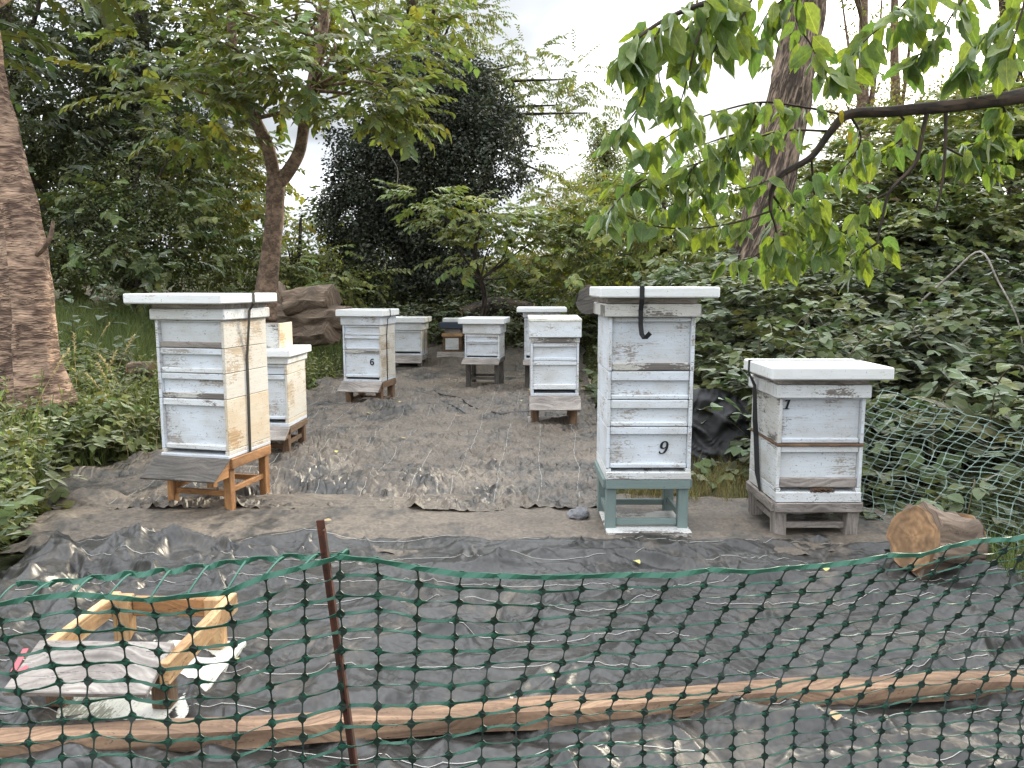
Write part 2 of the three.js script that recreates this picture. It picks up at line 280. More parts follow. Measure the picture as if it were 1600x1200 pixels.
const backH = (x, z) => {
  const b = bank(x, z), el = sstep(0.6, 0, x - polyline(leftBack, z));
  return b + 0.012 + 0.02 * n2(x * 0.8 + 3, z * 0.8) + foldsD(x + 0.08 * n2(x * 2, z * 2), z) + foldsE(x + 0.03 * n2(x * 4, z * 4), z) + foldsF(x + 0.02 * n2(x * 4, z * 4), z) * sstep(-0.35, 0.25, n2(x * 0.8 + 8, z * 1.6)) + 0.004 * crumple(x * 1.2 - 0.5 * z, z * 0.8, 6, 2) + 0.08 * el * Math.max(0, n2(x * 1.6, z * 1.6));
};
function sheet(name, label, z0, z1, L, Rr, hf, nx, nz, mat) {
  const pos = [], uv = [], idx = [];
  for (let j = 0; j <= nz; j++) {
    const z = lerp(z0, z1, j / nz), l = polyline(L, z) + 0.08 * n2(z * 2.3, 1.5) + 0.03 * n2(z * 9, 2), r = polyline(Rr, z) + 0.06 * n2(z * 2.1, 8.5);
    for (let i = 0; i <= nx; i++) { const x = lerp(l, r, i / nx), zz = z + (j === 0 || j === nz ? 0 : 0) + (0.05 * n2(x * 1.3, j > nz / 2 ? 3 : 6) + 0.018 * n2(x * 5, j > nz / 2 ? 9 : 2)) * Math.pow(Math.abs(j / nz - 0.5) * 2, 6); pos.push(x, hf(x, zz), zz); uv.push(x, zz); }
  }
  for (let j = 0; j < nz; j++) for (let i = 0; i < nx; i++) { const a = j * (nx + 1) + i, b = a + nx + 1; idx.push(a, a + 1, b, b, a + 1, b + 1); }
  const g = new THREE.BufferGeometry(); g.setAttribute('position', new THREE.Float32BufferAttribute(pos, 3)); g.setAttribute('uv', new THREE.Float32BufferAttribute(uv, 2)); g.setIndex(idx); g.computeVertexNormals();
  return solo(name, g, mat, label, null, null, 'structure');
}
M.sheetFront = sheetMat(0.16, 801, 0.4, creaseTex(5, 520, 0.5, 0.9, [20, 120], [5, 26], 1.45), 0.02); M.sheetMid = sheetMat(0.66, 831, 0.46, creaseTex(6, 420, 0.2, 0.7, [20, 120], [5, 22], 1.6), 0.018); M.sheetBack = sheetMat(0.7, 861, 0.36, creaseTex(7, 1100, 1.45, 0.35, [14, 70], [3, 13], 1.7), 0.042);
M.sheetFront.side = M.sheetMid.side = M.sheetBack.side = THREE.DoubleSide;
const frontSheet = sheet('ground_sheet', 'creased black plastic weed sheet with white threads in the foreground', -3.93, -0.7, leftFront, rightFront, (x, z) => frontH(x, z) + 0.008, 520, 320, M.sheetFront);
sheet('ground_sheet', 'mud-dusted strip of weed sheet across the front of the hives', -4.85, -3.75, leftMid, rightMid, midH, 300, 80, M.sheetMid);
const backSheet = sheet('ground_sheet', 'dusty wrinkled weed sheet running back between the hives', -14.1, -4.52, leftBack, rightBack, backH, 300, 620, M.sheetBack);
M.thread = new THREE.MeshStandardMaterial({ color: new THREE.Color(0.48, 0.47, 0.43), roughness: 0.8 });
function thread(parent, pts, hf, w) { const P = pts.map(([x, z]) => V(x, hf(x, z) + 0.0025, z)), n = P.length; part('thread', strip(P, P.map((p, i) => P[Math.min(n - 1, i + 1)].clone().sub(P[Math.max(0, i - 1)]).cross(V(0, 1, 0))), w, 0.0012), M.thread, parent); }
for (let k = 0; k < 12; k++) { // woven white threads along the front sheet, slack and broken here and there
  const z0 = -3.86 + k * 0.262 + rr(-0.02, 0.02); let x = -2.3 + rr(0, 0.5);
  while (x < 2.6) {
    const L = rr(0.35, 1.5), pts = []; for (let s = 0; s <= L; s += 0.02) { const X = x + s; pts.push([X, z0 + 0.03 * n2(X * 0.8, k * 7) + 0.006 * n2(X * 5, k * 3)]); }
    if (pts.length > 3) thread(frontSheet, pts, (a, b) => frontH(a, b) + 0.008, 0.0024); x += L + (R() < 0.5 ? rr(0.05, 0.6) : 0.0);
  }
}
for (let k = 0; k < 11; k++) {
  const x0 = -2.5 + k * 0.295 + rr(-0.02, 0.02); let z = -4.58 - rr(0, 0.1);
  while (z > -9.2) {
    const L = rr(0.7, 2.6), pts = []; for (let s = 0; s <= L; s += 0.03) { const Z = z - s, X = x0 + (Z + 4.5) * -0.045 + 0.03 * n2(Z * 0.6, k * 5) + 0.004 * n2(Z * 5, k); if (X > polyline(leftBack, Z) + 0.05 && X < polyline(rightBack, Z) - 0.05) pts.push([X, Z]); }
    if (pts.length > 3) thread(backSheet, pts, backH, 0.002); z -= L + (R() < 0.6 ? rr(0.1, 0.9) : 0);
  }
}

// ------------------------------------------------------------------ hives
const pick = (a) => a[Math.floor(R() * a.length)];
function boxPart(hive, name, y, h, o = {}) { // a hive box: recessed front panel, two side boards, rails
  const w = o.w ?? 0.46, d = o.d ?? 0.46, rec = 0.026, top = o.top ?? 0.036, bot = o.bot ?? 0.024, p = o.mat ?? pick(M.paint);
  const m = part(name, board(w - 0.042, h - 0.006, d - rec - 0.004, 0.002), o.panel ?? p, hive, [0, y + h / 2, -rec / 2 + 0.001], [0, o.turn ?? 0, 0]);
  for (const s of [-1, 1]) part('side_board', board(0.0195, h - 0.003, d, 0.0025), (s > 0 ? o.right : o.left) ?? o.side ?? p, m, [s * (w / 2 - 0.0105), 0, rec / 2 - 0.001]);
  if (top) part('top_rail', board(w - 0.044, top, rec + 0.001, 0.004), o.topMat ?? p, m, [0, h / 2 - top / 2 - 0.002, d / 2 - rec / 2 + 0.006]);
  if (bot) part('bottom_rail', board(w - 0.044, bot, rec, 0.005), o.botMat ?? p, m, [0, -h / 2 + bot / 2 + 0.002, d / 2 - rec / 2 + 0.005]);
  return m;
}
function floorPart(hive, y, h, o = {}) { // floor with a real entrance slot above a ledge
  const w = 0.46, d = 0.46, t = h * (o.ledge ?? 0.5), s = h - t, p = o.mat ?? M.paint[1];
  const m = part('floor_board', board(w, t, d + 0.012, 0.003), p, hive, [0, y + t / 2, 0.006]);
  for (const k of [-1, 1]) part('floor_runner', board(0.028, s - 0.001, d, 0.002), o.side ?? p, m, [k * (w / 2 - 0.014), t / 2 + s / 2, -0.006]);
  part('floor_runner', board(w - 0.058, s - 0.001, 0.03, 0.002), p, m, [0, t / 2 + s / 2, -d / 2 + 0.012]);
  return m;
}
function roofPart(hive, y, o = {}) {
  const inset = o.inset ?? 0.03, ek = o.eke ?? 0.068, ew = o.ew ?? 0.5, w = o.w ?? 0.62, d = o.d ?? 0.58, t = o.t ?? 0.058; let Y = y;
  if (ek) { part('roof_rim', board(ew, ek - 0.003, ew, 0.006), o.ekeMat ?? M.paint[1], hive, [0, Y + ek / 2, 0]); Y += ek; }
  if (inset) { part('crown_board', board(0.475, inset - 0.002, 0.475, 0.003), o.insetMat ?? M.greyWood, hive, [0, Y + inset / 2, 0]); Y += inset; }
  const m = part('roof', board(w, t, d, 0.007), o.mat ?? M.roof, hive, [o.dx ?? 0, Y + t / 2 + 0.001, o.dz ?? 0.02], [o.tilt ?? 0, o.turn ?? 0, o.roll ?? 0]); m.userData.top = Y + t; return m;
}
function strapPart(hive, pts, w = 0.028, side = V(1, 0, 0)) { return part('strap', strip(pts.map((p) => V(...p)), side, w, 0.0022), M.black, hive); }
const fontSans = await new FontLoader().loadAsync('fonts/droid/droid_sans_bold.typeface.json'), fontSerif = await new FontLoader().loadAsync('fonts/droid/droid_serif_bold.typeface.json');
function numberPart(boxMesh, ch, size, x, y, z, font, slant, roll = 0) {
  const g = new TextGeometry(ch, { font, size, depth: 0.0014, curveSegments: 6 }); g.computeBoundingBox(); g.translate(-(g.boundingBox.max.x + g.boundingBox.min.x) / 2, -(g.boundingBox.max.y + g.boundingBox.min.y) / 2, 0);
  g.applyMatrix4(new THREE.Matrix4().set(1, slant, 0, 0, 0, 1, 0, 0, 0, 0, 1, 0, 0, 0, 0, 1)); const m = part('number', g, M.ink, boxMesh, [x, y, z], [0, 0, roll]); m.userData.label = 'black hand-painted number ' + ch; return m;
}
function stand(name, label, x, z, yaw, h, o = {}) {
  const g = thing(name, label, 'hive stand', [x, o.y ?? 0, z], yaw, 'stands carrying the beehives'), m = o.mat ?? M.greyWood, w = o.w ?? 0.44, d = o.d ?? 0.44, lw = o.leg ?? 0.055, rh = o.rail ?? 0.045;
  for (const [sx, sz] of [[-1, 1], [1, 1], [1, -1], [-1, -1]]) part('leg', board(lw, h - 0.002, lw, 0.004), o.legMat ?? m, g, [sx * (w / 2 - lw / 2), h / 2 - 0.002, sz * (d / 2 - lw / 2)], [sz * (o.splay ?? 0), 0, -sx * (o.splay ?? 0)]);
  for (const s of [-1, 1]) {
    part('rail', board(w + 0.006, rh, 0.02, 0.003), m, g, [0, h - rh / 2 - 0.002, s * (d / 2 + 0.0105)]);
    part('rail', board(0.02, rh, d - 0.004, 0.003), m, g, [s * (w / 2 + 0.0105 - 0.002), h - rh / 2 - 0.002, 0]);
    if (o.brace !== 0) {
      part('brace', board(0.022, 0.034, d - 2 * lw - 0.004, 0.003), o.braceMat ?? m, g, [s * (w / 2 - lw / 2), o.brace ?? 0.1, 0]);
      part('brace', board(w - 2 * lw - 0.004, 0.034, 0.022, 0.003), o.braceMat ?? m, g, [0, (o.brace ?? 0.1) - 0.02, s * (d / 2 - lw / 2)]);
    }
  }
  if (o.slope) { const [drop, out] = o.slope, L = Math.hypot(drop, out); part('landing_board', board(0.49, 0.014, L, 0.003), o.slopeMat ?? M.greyWood, g, [0, h - drop / 2 + 0.004, d / 2 + 0.026 + out / 2], [Math.atan2(drop, out), 0, 0]);
    for (const s of [-1, 1]) { const q = new THREE.Shape(); q.moveTo(0, 0); q.lineTo(0, -drop * 1.0); q.lineTo(out * 0.95, -drop * 1.0); q.lineTo(out * 0.0001, -0.001); const e = new THREE.ExtrudeGeometry(q, { depth: 0.016, bevelEnabled: false }); part('cheek', e, m, g, [s * 0.22 - 0.008 + 0.016, h - 0.006, d / 2 + 0.024], [0, -Math.PI / 2, 0]); } }
  return g;
}
function hive(label, x, base, z, yaw) { return thing('beehive', label, 'beehive', [x, base, z], yaw, 'white wooden beehives in the apiary'); }

{ // tall hive at the left
  const b = 0.33, x = -1.85, z = -4.76, a = -0.23;
  stand('hive_stand', 'orange-brown wooden stand with dark sloping board under the tall left hive', x, z, a, b, { mat: M.warmWood, slope: [0.1, 0.17], slopeMat: M.darkWood, rail: 0.06, brace: 0.13, leg: 0.05 });
  const h = hive('tall four-box hive at left with black strap down its cream side', x, b + 0.001, z, a), P = { right: M.cream };
  floorPart(h, 0, 0.045, { side: M.cream, ledge: 0.45 }); let y = 0.045;
  boxPart(h, 'brood_box', y, 0.31, { right: M.tanPaint, top: 0.04, topMat: M.paintWorn, bot: 0.03, botMat: M.paintWorn }); y += 0.31;
  boxPart(h, 'super', y, 0.153, { ...P, botMat: M.paintBad, bot: 0.034 }); y += 0.153; boxPart(h, 'super', y, 0.15, { ...P, bot: 0.03, botMat: M.paintWorn }); y += 0.15;
  boxPart(h, 'super', y, 0.165, { ...P, top: 0.008, bot: 0.034, botMat: M.greyWood }); y += 0.165;
  roofPart(h, y, { eke: 0.066, ekeMat: M.paintWorn, w: 0.64, d: 0.62, dx: -0.03, dz: 0.03 });
  const T = y + 0.066 + 0.03 + 0.058, sx = 0.2316, top = T + 0.0035;
  strapPart(h, [[-0.352, T - 0.03, 0.0], [-0.352, top, 0.0], [-0.1, top, 0], [0.2, top, 0], [0.2925, top, 0], [0.2925, T - 0.06, 0], [0.262, T - 0.1, 0.002], [sx + 0.003, 0.6, 0.005], [sx + 0.003, 0.3, 0.01], [sx + 0.003, -0.04, 0.02]], 0.024, V(0, 0, 1));
}
{ // hive behind it
  const b = 0.23, x = -2.0, z = -6.3, a = -0.05;
  stand('hive_stand', 'brown wooden stand with square legs under the hive behind the tall left one', x, z, a, b, { mat: M.brownWood, rail: 0.05, brace: 0.09, slope: [0.08, 0.14], slopeMat: M.greyWood });
  const h = hive('short cream-sided hive half hidden behind the tall left hive', x, b + 0.001, z, a), P = { right: M.cream };
  floorPart(h, 0, 0.06, { side: M.tanPaint }); boxPart(h, 'brood_box', 0.06, 0.36, P); boxPart(h, 'super', 0.42, 0.085, { ...P, top: 0.02, bot: 0 });
  roofPart(h, 0.505, { eke: 0.06, inset: 0, ew: 0.49, ekeMat: M.paintWorn, w: 0.56, d: 0.56 });
  const top = b + 0.505 + 0.06 + 0.0605, c = thing('empty_box', 'open bare-sided wooden box standing on the roof of the half-hidden hive', 'box', [x + 0.0, top, z + 0.02], a);
  part('side_board', board(0.012, 0.2, 0.3, 0.002), M.tanPaint, c, [0.155, 0.1, 0]); part('side_board', board(0.012, 0.2, 0.3, 0.002), M.greyWood, c, [-0.155, 0.1, 0]);
  part('end_board', board(0.29, 0.19, 0.012, 0.002), M.paintBad, c, [-0.001, 0.0955, 0.13]); part('end_board', board(0.29, 0.19, 0.012, 0.002), M.greyWood, c, [-0.001, 0.0955, -0.13]);
}
{ // hive 6
  const b = 0.26, x = -1.66, z = -8.95, a = -0.2;
  stand('hive_stand', 'short-legged brown stand with sloping landing board under the hive numbered 6', x, z, a, b, { mat: M.brownWood, slope: [0.1, 0.15], rail: 0.07, brace: 0.045, leg: 0.07 });
  solo('base_board', board(0.56, 0.018, 0.58, 0.003).rotateY(a).translate(x, 0.012, z), M.greyWood, 'flat pale board on the ground under hive number 6', 'board');
  const h = hive('white hive with number 6 on its lowest box and thin black strap', x, b + 0.001, z, a), P = { right: M.cream };
  floorPart(h, 0, 0.05, { side: M.cream }); let y = 0.05;
  const q = boxPart(h, 'brood_box', y, 0.315, { ...P, topMat: M.paintBad, bot: 0.03 }); y += 0.315; numberPart(q, '6', 0.075, 0.11, 0.02, 0.2205, fontSans, 0);
  boxPart(h, 'super', y, 0.165, P); y += 0.165; boxPart(h, 'super', y, 0.115, { ...P, top: 0.02, mat: M.paint[1] }); y += 0.115;
  roofPart(h, y, { eke: 0.1, inset: 0, ew: 0.49, w: 0.56, d: 0.56, t: 0.075, ekeMat: M.paint[1] }); const T = y + 0.1 + 0.075, top = T + 0.003;
  strapPart(h, [[-0.1, top, 0.05], [0.282, top, 0.05], [0.2825, T - 0.08, 0.05], [0.249, T - 0.11, 0.05], [0.2335, 0.5, 0.05], [0.2335, -0.03, 0.05]], 0.02, V(0, 0, 1));
}
{ // hive behind number 6
  const b = 0.2, y0 = 0.05, x = -1.63, z = -12.35, a = -0.08;
  stand('hive_stand', 'low grey stand under the far hive behind the hive numbered 6', x, z, a, b, { y: y0, mat: M.greyWood, slope: [0.11, 0.12], brace: 0, rail: 0.07, leg: 0.07 });
  const h = hive('far white hive with one deep box just right of hive number 6', x, y0 + b + 0.001, z, a), P = { right: M.cream };
  floorPart(h, 0, 0.06); boxPart(h, 'brood_box', 0.06, 0.34, P); roofPart(h, 0.4, { eke: 0.12, inset: 0, ew: 0.5, w: 0.6, d: 0.58, t: 0.08, ekeMat: M.paintWorn }); const T = 0.6, top = T + 0.003;
  strapPart(h, [[-0.1, top, 0.05], [0.302, top, 0.05], [0.3025, T - 0.085, 0.05], [0.255, T - 0.11, 0.05], [0.234, 0.3, 0.05], [0.234, 0.02, 0.05]], 0.02, V(0, 0, 1));
}
{ // small dark-roofed hive
  const b = 0.2, y0 = 0.06, x = -0.99, z = -12.9;
  stand('hive_stand', 'low dark stand with broad grey board under the small dark-roofed hive', x, z, 0, b, { y: y0, mat: M.brownWood, slope: [0.13, 0.14], brace: 0, rail: 0.05, leg: 0.08 });
  const h = hive('small far hive with dark blue roof and brown white-fronted body', x, y0 + b + 0.001, z, 0);
  const body = part('brood_box', board(0.3, 0.25, 0.42, 0.004), M.brownWood, h, [0, 0.126, 0]); part('front_panel', board(0.22, 0.19, 0.012, 0.003), M.paintWorn, body, [0, 0.005, 0.2165]);
  part('crown_board', board(0.34, 0.05, 0.44, 0.004), M.paleWood, h, [0, 0.278, 0]); part('feeder_box', board(0.26, 0.08, 0.34, 0.004), M.greyWood, h, [0.01, 0.344, 0]);
  part('roof', board(0.42, 0.1, 0.48, 0.008), M.navy, h, [0, 0.435, 0]);
  solo('insulation_slab', board(0.33, 0.06, 0.36, 0.008).translate(x + 0.01, y0 + b + 0.5185, z), M.roof, 'white slab lying on the dark blue hive roof', 'slab');
}
{ // middle hive on a tall grey stand
  const b = 0.4, x = -0.36, z = -10.25, a = -0.14;
  stand('hive_stand', 'tall dark grey weathered stand under the hive in the middle', x, z, a, b, { mat: M.darkWood, slope: [0.06, 0.16], slopeMat: M.greyWood, rail: 0.05, brace: 0.16, leg: 0.06 });
  solo('base_board', board(0.42, 0.016, 0.5, 0.003).rotateY(a).translate(x, 0.012, z), M.greyWood, 'thin board on the ground under the middle hive stand', 'board');
  const h = hive('small white hive in the middle on tall dark stand', x, b + 0.001, z, a), P = { right: M.paintWorn };
  floorPart(h, 0, 0.035); boxPart(h, 'brood_box', 0.035, 0.175, { ...P, top: 0.012 }); boxPart(h, 'super', 0.21, 0.115, { ...P, topMat: M.paintWorn });
  roofPart(h, 0.325, { eke: 0.13, inset: 0, ew: 0.5, ekeMat: M.paintWorn, w: 0.6, d: 0.6, t: 0.075 });
}
{ // far hive at the right, behind the next
  const b = 0.36, x = 0.4, z = -10.45, a = -0.03;
  stand('hive_stand', 'tall grey stand under the far right hive, mostly hidden', x, z, a, b, { mat: M.darkWood, slope: [0.05, 0.16], slopeMat: M.greyWood, rail: 0.05, brace: 0.13, leg: 0.06 });
  const h = hive('far white hive with broad flat roof behind the sloping-roofed hive', x, b + 0.001, z, a);
  floorPart(h, 0, 0.06); boxPart(h, 'brood_box', 0.06, 0.38, { top: 0.05 }); boxPart(h, 'super', 0.44, 0.13); roofPart(h, 0.57, { eke: 0.07, inset: 0, w: 0.66, d: 0.6, t: 0.06 });
}
{ // deep-roofed hive
  const b = 0.3, x = 0.41, z = -7.55, a = 0.0;
  stand('hive_stand', 'low brown stand with grey sloping board under the deep-roofed hive', x, z, a, b, { mat: M.brownWood, slope: [0.12, 0.13], rail: 0.1, brace: 0, leg: 0.07 });
  solo('base_board', board(0.5, 0.018, 0.52, 0.003).translate(x, 0.014, z + 0.02), M.greyWood, 'grey board on the ground under the deep-roofed hive', 'board');
  const h = hive('white hive with deep stained roof, right of the centre path', x, b + 0.001, z, a);
  floorPart(h, 0, 0.06, { ledge: 0.4 }); let y = 0.06; boxPart(h, 'brood_box', y, 0.275, { botMat: M.paintWorn, bot: 0.05 }); y += 0.275; boxPart(h, 'super', y, 0.175, { bot: 0.03 }); y += 0.175;
  part('roof_rim', board(0.47, 0.05, 0.47, 0.004), M.paintBad, h, [0, y + 0.026, 0]); y += 0.052; const rf = part('roof', board(0.5, 0.155, 0.52, 0.006), M.paint[2], h, [0, y + 0.079, 0]); part('roof_cover', board(0.505, 0.03, 0.53, 0.006), M.roofDirty, rf, [0, 0.0935, 0], [0.03, 0, 0]);
}
{ // hive 9
  const b = 0.315, x = 0.737, z = -4.3;
  stand('hive_stand', 'grey-green painted stand under the tall hive numbered 9', x, z, 0, b, { mat: M.teal, rail: 0.05, brace: 0.09, leg: 0.056, w: 0.45 });
  solo('base_board', board(0.46, 0.03, 0.4, 0.005).translate(x + 0.005, 0.024, z + 0.09), M.paintBad, 'pale weathered board on the ground under the stand of hive 9', 'board');
  const h = hive('tallest right-hand hive, number 9 on its lowest box, black strap over roof', x, b + 0.001, z, 0);
  floorPart(h, 0, 0.058, { ledge: 0.68, mat: M.paintWorn }); let y = 0.058; const q = boxPart(h, 'brood_box', y, 0.228, { top: 0.04 }); numberPart(q, '9', 0.07, 0.085, -0.002, 0.2205, fontSerif, 0.22); y += 0.228;
  boxPart(h, 'super', y, 0.147, { top: 0.045 }); y += 0.147; boxPart(h, 'super', y, 0.155, { top: 0.05 }); y += 0.155;
  boxPart(h, 'super', y, 0.286, { top: 0.022, bot: 0.042, botMat: M.paintBad, turn: 0.012, panel: M.paint[1] }); y += 0.286; roofPart(h, y, { eke: 0.072, ew: 0.515, ekeMat: M.paintBad, w: 0.62, d: 0.56, dx: 0.028, t: 0.057 });
  const T = y + 0.072 + 0.03 + 0.057, f = 0.303; strapPart(h, [[-0.075, T + 0.003, -0.2], [-0.07, T + 0.003, 0.1], [-0.066, T + 0.003, f + 0.0005], [-0.066, T - 0.062, f + 0.001], [-0.066, T - 0.12, 0.275], [-0.064, T - 0.2, 0.268], [-0.058, T - 0.245, 0.27], [-0.048, T - 0.262, 0.272], [-0.036, T - 0.262, 0.274], [-0.015, T - 0.238, 0.28]], 0.025);
}
{ // hive 1
  const b = 0.2, x = 1.645, z = -4.26, a = 0.0;
  stand('hive_stand', 'silvery weathered stand with thick legs under the hive numbered 1', x, z, a, b, { mat: M.greyWood, rail: 0.05, brace: 0.085, leg: 0.068, w: 0.46, d: 0.46, splay: 0.03 });
  const h = hive('short two-box hive with number 1 and broad clean white roof', x, b + 0.001, z, a);
  floorPart(h, 0, 0.075, { ledge: 0.72, mat: M.paintWorn }); boxPart(h, 'brood_box', 0.075, 0.228, { left: M.paintWorn, bot: 0.052, botMat: M.greyWood, top: 0.032 });
  part('divider', board(0.466, 0.014, 0.466, 0.002), M.brownWood, h, [0, 0.3105, 0]);
  const q = boxPart(h, 'super', 0.318, 0.245, { left: M.paintBad, top: 0.006, bot: 0.026 }); numberPart(q, '1', 0.058, -0.178, 0.09, 0.2205, fontSerif, 0.3);
  roofPart(h, 0.563, { eke: 0.074, ew: 0.5, ekeMat: M.paintWorn, w: 0.635, d: 0.5, dx: 0.02, dz: 0.05, t: 0.066 }); const T = 0.563 + 0.074 + 0.03 + 0.066, zz = -0.09;
  strapPart(h, [[0.3395, T - 0.1, zz], [0.3395, T + 0.0035, zz], [-0.2995, T + 0.0035, zz], [-0.3, T - 0.066, zz], [-0.268, T - 0.14, zz + 0.02], [-0.262, 0.4, zz + 0.03], [-0.252, 0.3, zz + 0.03], [-0.25, 0.1, zz + 0.07], [-0.24, -0.0, zz + 0.1]], 0.03, [V(0, 0, 1), V(0, 0, 1), V(0, 0, 1), V(0, 0, 1), V(0.3, 0, 1), V(0.8, 0, 0.8), V(0.8, 0, 0.8), V(0.8, 0, 0.8), V(0, 0, 1)]);
  const bees = thing('bee_cluster', 'dark brown cluster of bees on the entrance ledge of hive 1', 'bees', [x + 0.02, b + 0.0555, z + 0.243], 0); const bg = [];
  for (let i = 0; i < 90; i++) { const s = new THREE.IcosahedronGeometry(0.006, 1); s.scale(rr(1, 1.6), 0.75, rr(0.8, 1.2)); s.rotateY(rr(0, 6)); s.translate(rr(-0.07, 0.07) * (0.5 + 0.5 * R()), rr(0.003, 0.02), rr(-0.02, 0.0)); bg.push(s); }
  const bm = part('bee_mass', mergeGeometries(bg), new THREE.MeshStandardMaterial({ color: new THREE.Color(0.07, 0.035, 0.015), roughness: 0.7 }), bees); bm.userData.kind = 'stuff';
}

// ------------------------------------------------------------------ the bare stand at the front, the beam, logs, stake
{
  const g = thing('hive_stand', 'empty bare stand with grey sloping board lying in the left foreground', 'hive stand', [-1.265, 0.035, -2.5], -0.03, 'empty stand in the foreground'), h = 0.19, lw = 0.06, w = 0.4, d = 0.46;
  for (const [sx, sz] of [[-1, 1], [1, 1], [1, -1], [-1, -1]]) part('leg', board(lw, h, lw * 0.9, 0.003), sz > 0 ? M.brownWood : M.paleWood, g, [sx * (w / 2 - lw / 2), h / 2 + 0.002, sz * (d / 2 - lw / 2)]);
  for (const s of [-1, 1]) part('rail', board(0.034, 0.07, d + (s > 0 ? 0.08 : -0.02), 0.003), M.paleWood, g, [s * (w / 2 + 0.0185), h - 0.036, s > 0 ? 0.02 : -0.03]);
  part('rail', board(w - 0.13, 0.07, 0.03, 0.004), M.warmWood, g, [0, h - 0.04, -d / 2 + 0.02]);
  const lb = part('landing_board', board(0.43, 0.02, 0.2, 0.003), M.greyWood, g, [-0.005, h - 0.02, d / 2 + 0.06], [0.36, 0, 0]);
  const tie = part('ribbon', strip([V(-0.235, 0.012, -0.06), V(-0.225, 0.013, 0.0), V(-0.218, 0.0135, 0.04), V(-0.2, 0.014, 0.03), V(-0.185, 0.016, 0.012)], V(1, 0, 0.2), 0.016, 0.002), new THREE.MeshStandardMaterial({ color: new THREE.Color(0.62, 0.1, 0.12), roughness: 0.6 }), lb); tie.userData.label = 'pinkish red ribbon';
  solo('base_board', board(0.46, 0.022, 0.56, 0.003).rotateY(-0.03).translate(-1.235, 0.024, -2.47), M.roofDirty, 'white board on the sheet beneath the empty foreground stand', 'board');
}
{ // long timber across the foreground
  const A = V(-2.9, 0, -1.87), B = V(2.5, 0, -2.5), L = A.distanceTo(B), pts = [], g = new THREE.BoxGeometry(L, 0.06, 0.085, 110, 3, 4), p = g.attributes.position, uv = g.attributes.uv;
  for (let i = 0; i < p.count; i++) { const x = p.getX(i), y = p.getY(i), z = p.getZ(i), s = Math.abs(y) > 0.025 && Math.abs(z) > 0.042 ? 0.93 : 1; p.setXYZ(i, x, y * s * 1.0 + 0.005 * n2(x * 2.1, z * 9) + 0.009 * n2(x * 0.5, 3), z * s + 0.006 * n2(x * 1.9, y * 30 + 5) + 0.02 * n2(x * 0.4, 8)); uv.setXY(i, x, y + z * 1.3); }
  g.computeVertexNormals(); const m = solo('timber_beam', g, M.beam, 'long weathered timber beam lying across the black sheet behind the net', 'beam'); m.position.set((A.x + B.x) / 2, 0.056, (A.z + B.z) / 2); m.rotation.y = -Math.atan2(B.z - A.z, B.x - A.x);
}
function logThing(label, pts, r, o = {}) { // a sawn log, bark round it and a sawn face at each end
  const g = thing('log', label, 'log', [0, 0, 0], 0, o.group), P = pts.map((p, i) => [...p, r * (i % 2 ? 0.97 : 1)]); const bg = limb(P, 26, 10, 0.2, r * 0.3), bu = bg.attributes.uv; for (let i = 0; i < bu.count; i++) bu.setXY(i, bu.getY(i), bu.getX(i)); part('bark', bg, o.mat ?? M.logWood, g);
  for (const [a, b] of [[0, 1], [pts.length - 1, pts.length - 2]]) { const A = V(...pts[a]), D = A.clone().sub(V(...pts[b])).normalize(), c = new THREE.CylinderGeometry(r * 0.93, r * 0.97, 0.02, 22); const u = c.attributes.uv, q = c.attributes.position; for (let i = 0; i < u.count; i++) u.setXY(i, q.getX(i) + 0.25, q.getZ(i) + 0.25); const m = part('sawn_end', c, o.end ?? (o.group ? M.logWood : M.endGrain), g); for (let i = 0; i < q.count; i++) { const an = Math.atan2(q.getZ(i), q.getX(i)), k = 1 + 0.13 * n2(Math.cos(an) * 1.2 + r * 9, Math.sin(an) * 1.2); q.setX(i, q.getX(i) * k); q.setZ(i, q.getZ(i) * k); q.setY(i, q.getY(i) + 0.012 * n2(q.getX(i) * 14, q.getZ(i) * 14)); } c.computeVertexNormals(); m.position.copy(A).addScaledVector(D, 0.004); m.quaternion.setFromUnitVectors(V(0, 1, 0), D); }
  return g;
}
logThing('short sawn log with orange face against the green net at right', [[1.86, 0.2, -3.44], [1.97, 0.17, -3.47], [2.12, 0.13, -3.54]], 0.15);
const LP = 'logs piled behind the hives';
logThing('broken grey-brown log on top of the pile behind the left hive', [[-3.523, 1.065, -12], [-3.174, 1.134, -12], [-2.731, 1.118, -11.8]], 0.2, { group: LP });
logThing('long split log lying in the middle of the pile', [[-3.821, 0.905, -12.3], [-3.183, 0.847, -12], [-2.452, 0.883, -11.6]], 0.17, { group: LP });
logThing('pale log at the bottom of the pile above the nettles', [[-3.651, 0.586, -12.2], [-3.067, 0.585, -11.9], [-2.699, 0.643, -11.6]], 0.16, { group: LP });
logThing('jagged dark log leaning at the left end of the pile', [[-3.866, 1.329, -12.6], [-3.694, 1.004, -12.4], [-3.369, 0.702, -12.3]], 0.14, { group: LP });
logThing('small pale log half hidden in the grass left of the tall hive', [[-3.981, 0.464, -8], [-3.846, 0.484, -8], [-3.667, 0.482, -7.9]], 0.09);
logThing('dark rotten log lying on the bank behind the middle hive', [[-0.899, 0.766, -13.9], [-0.232, 0.935, -14], [0.371, 0.842, -14]], 0.2, { mat: M.darkBark });
logThing('dark round log end poking from the brambles left of hive 9', [[0.887, 1.180, -8.8], [1.5, 1.02, -11], [2.3, 0.6, -13.5]], 0.165, { mat: M.darkBark, end: M.darkWood });
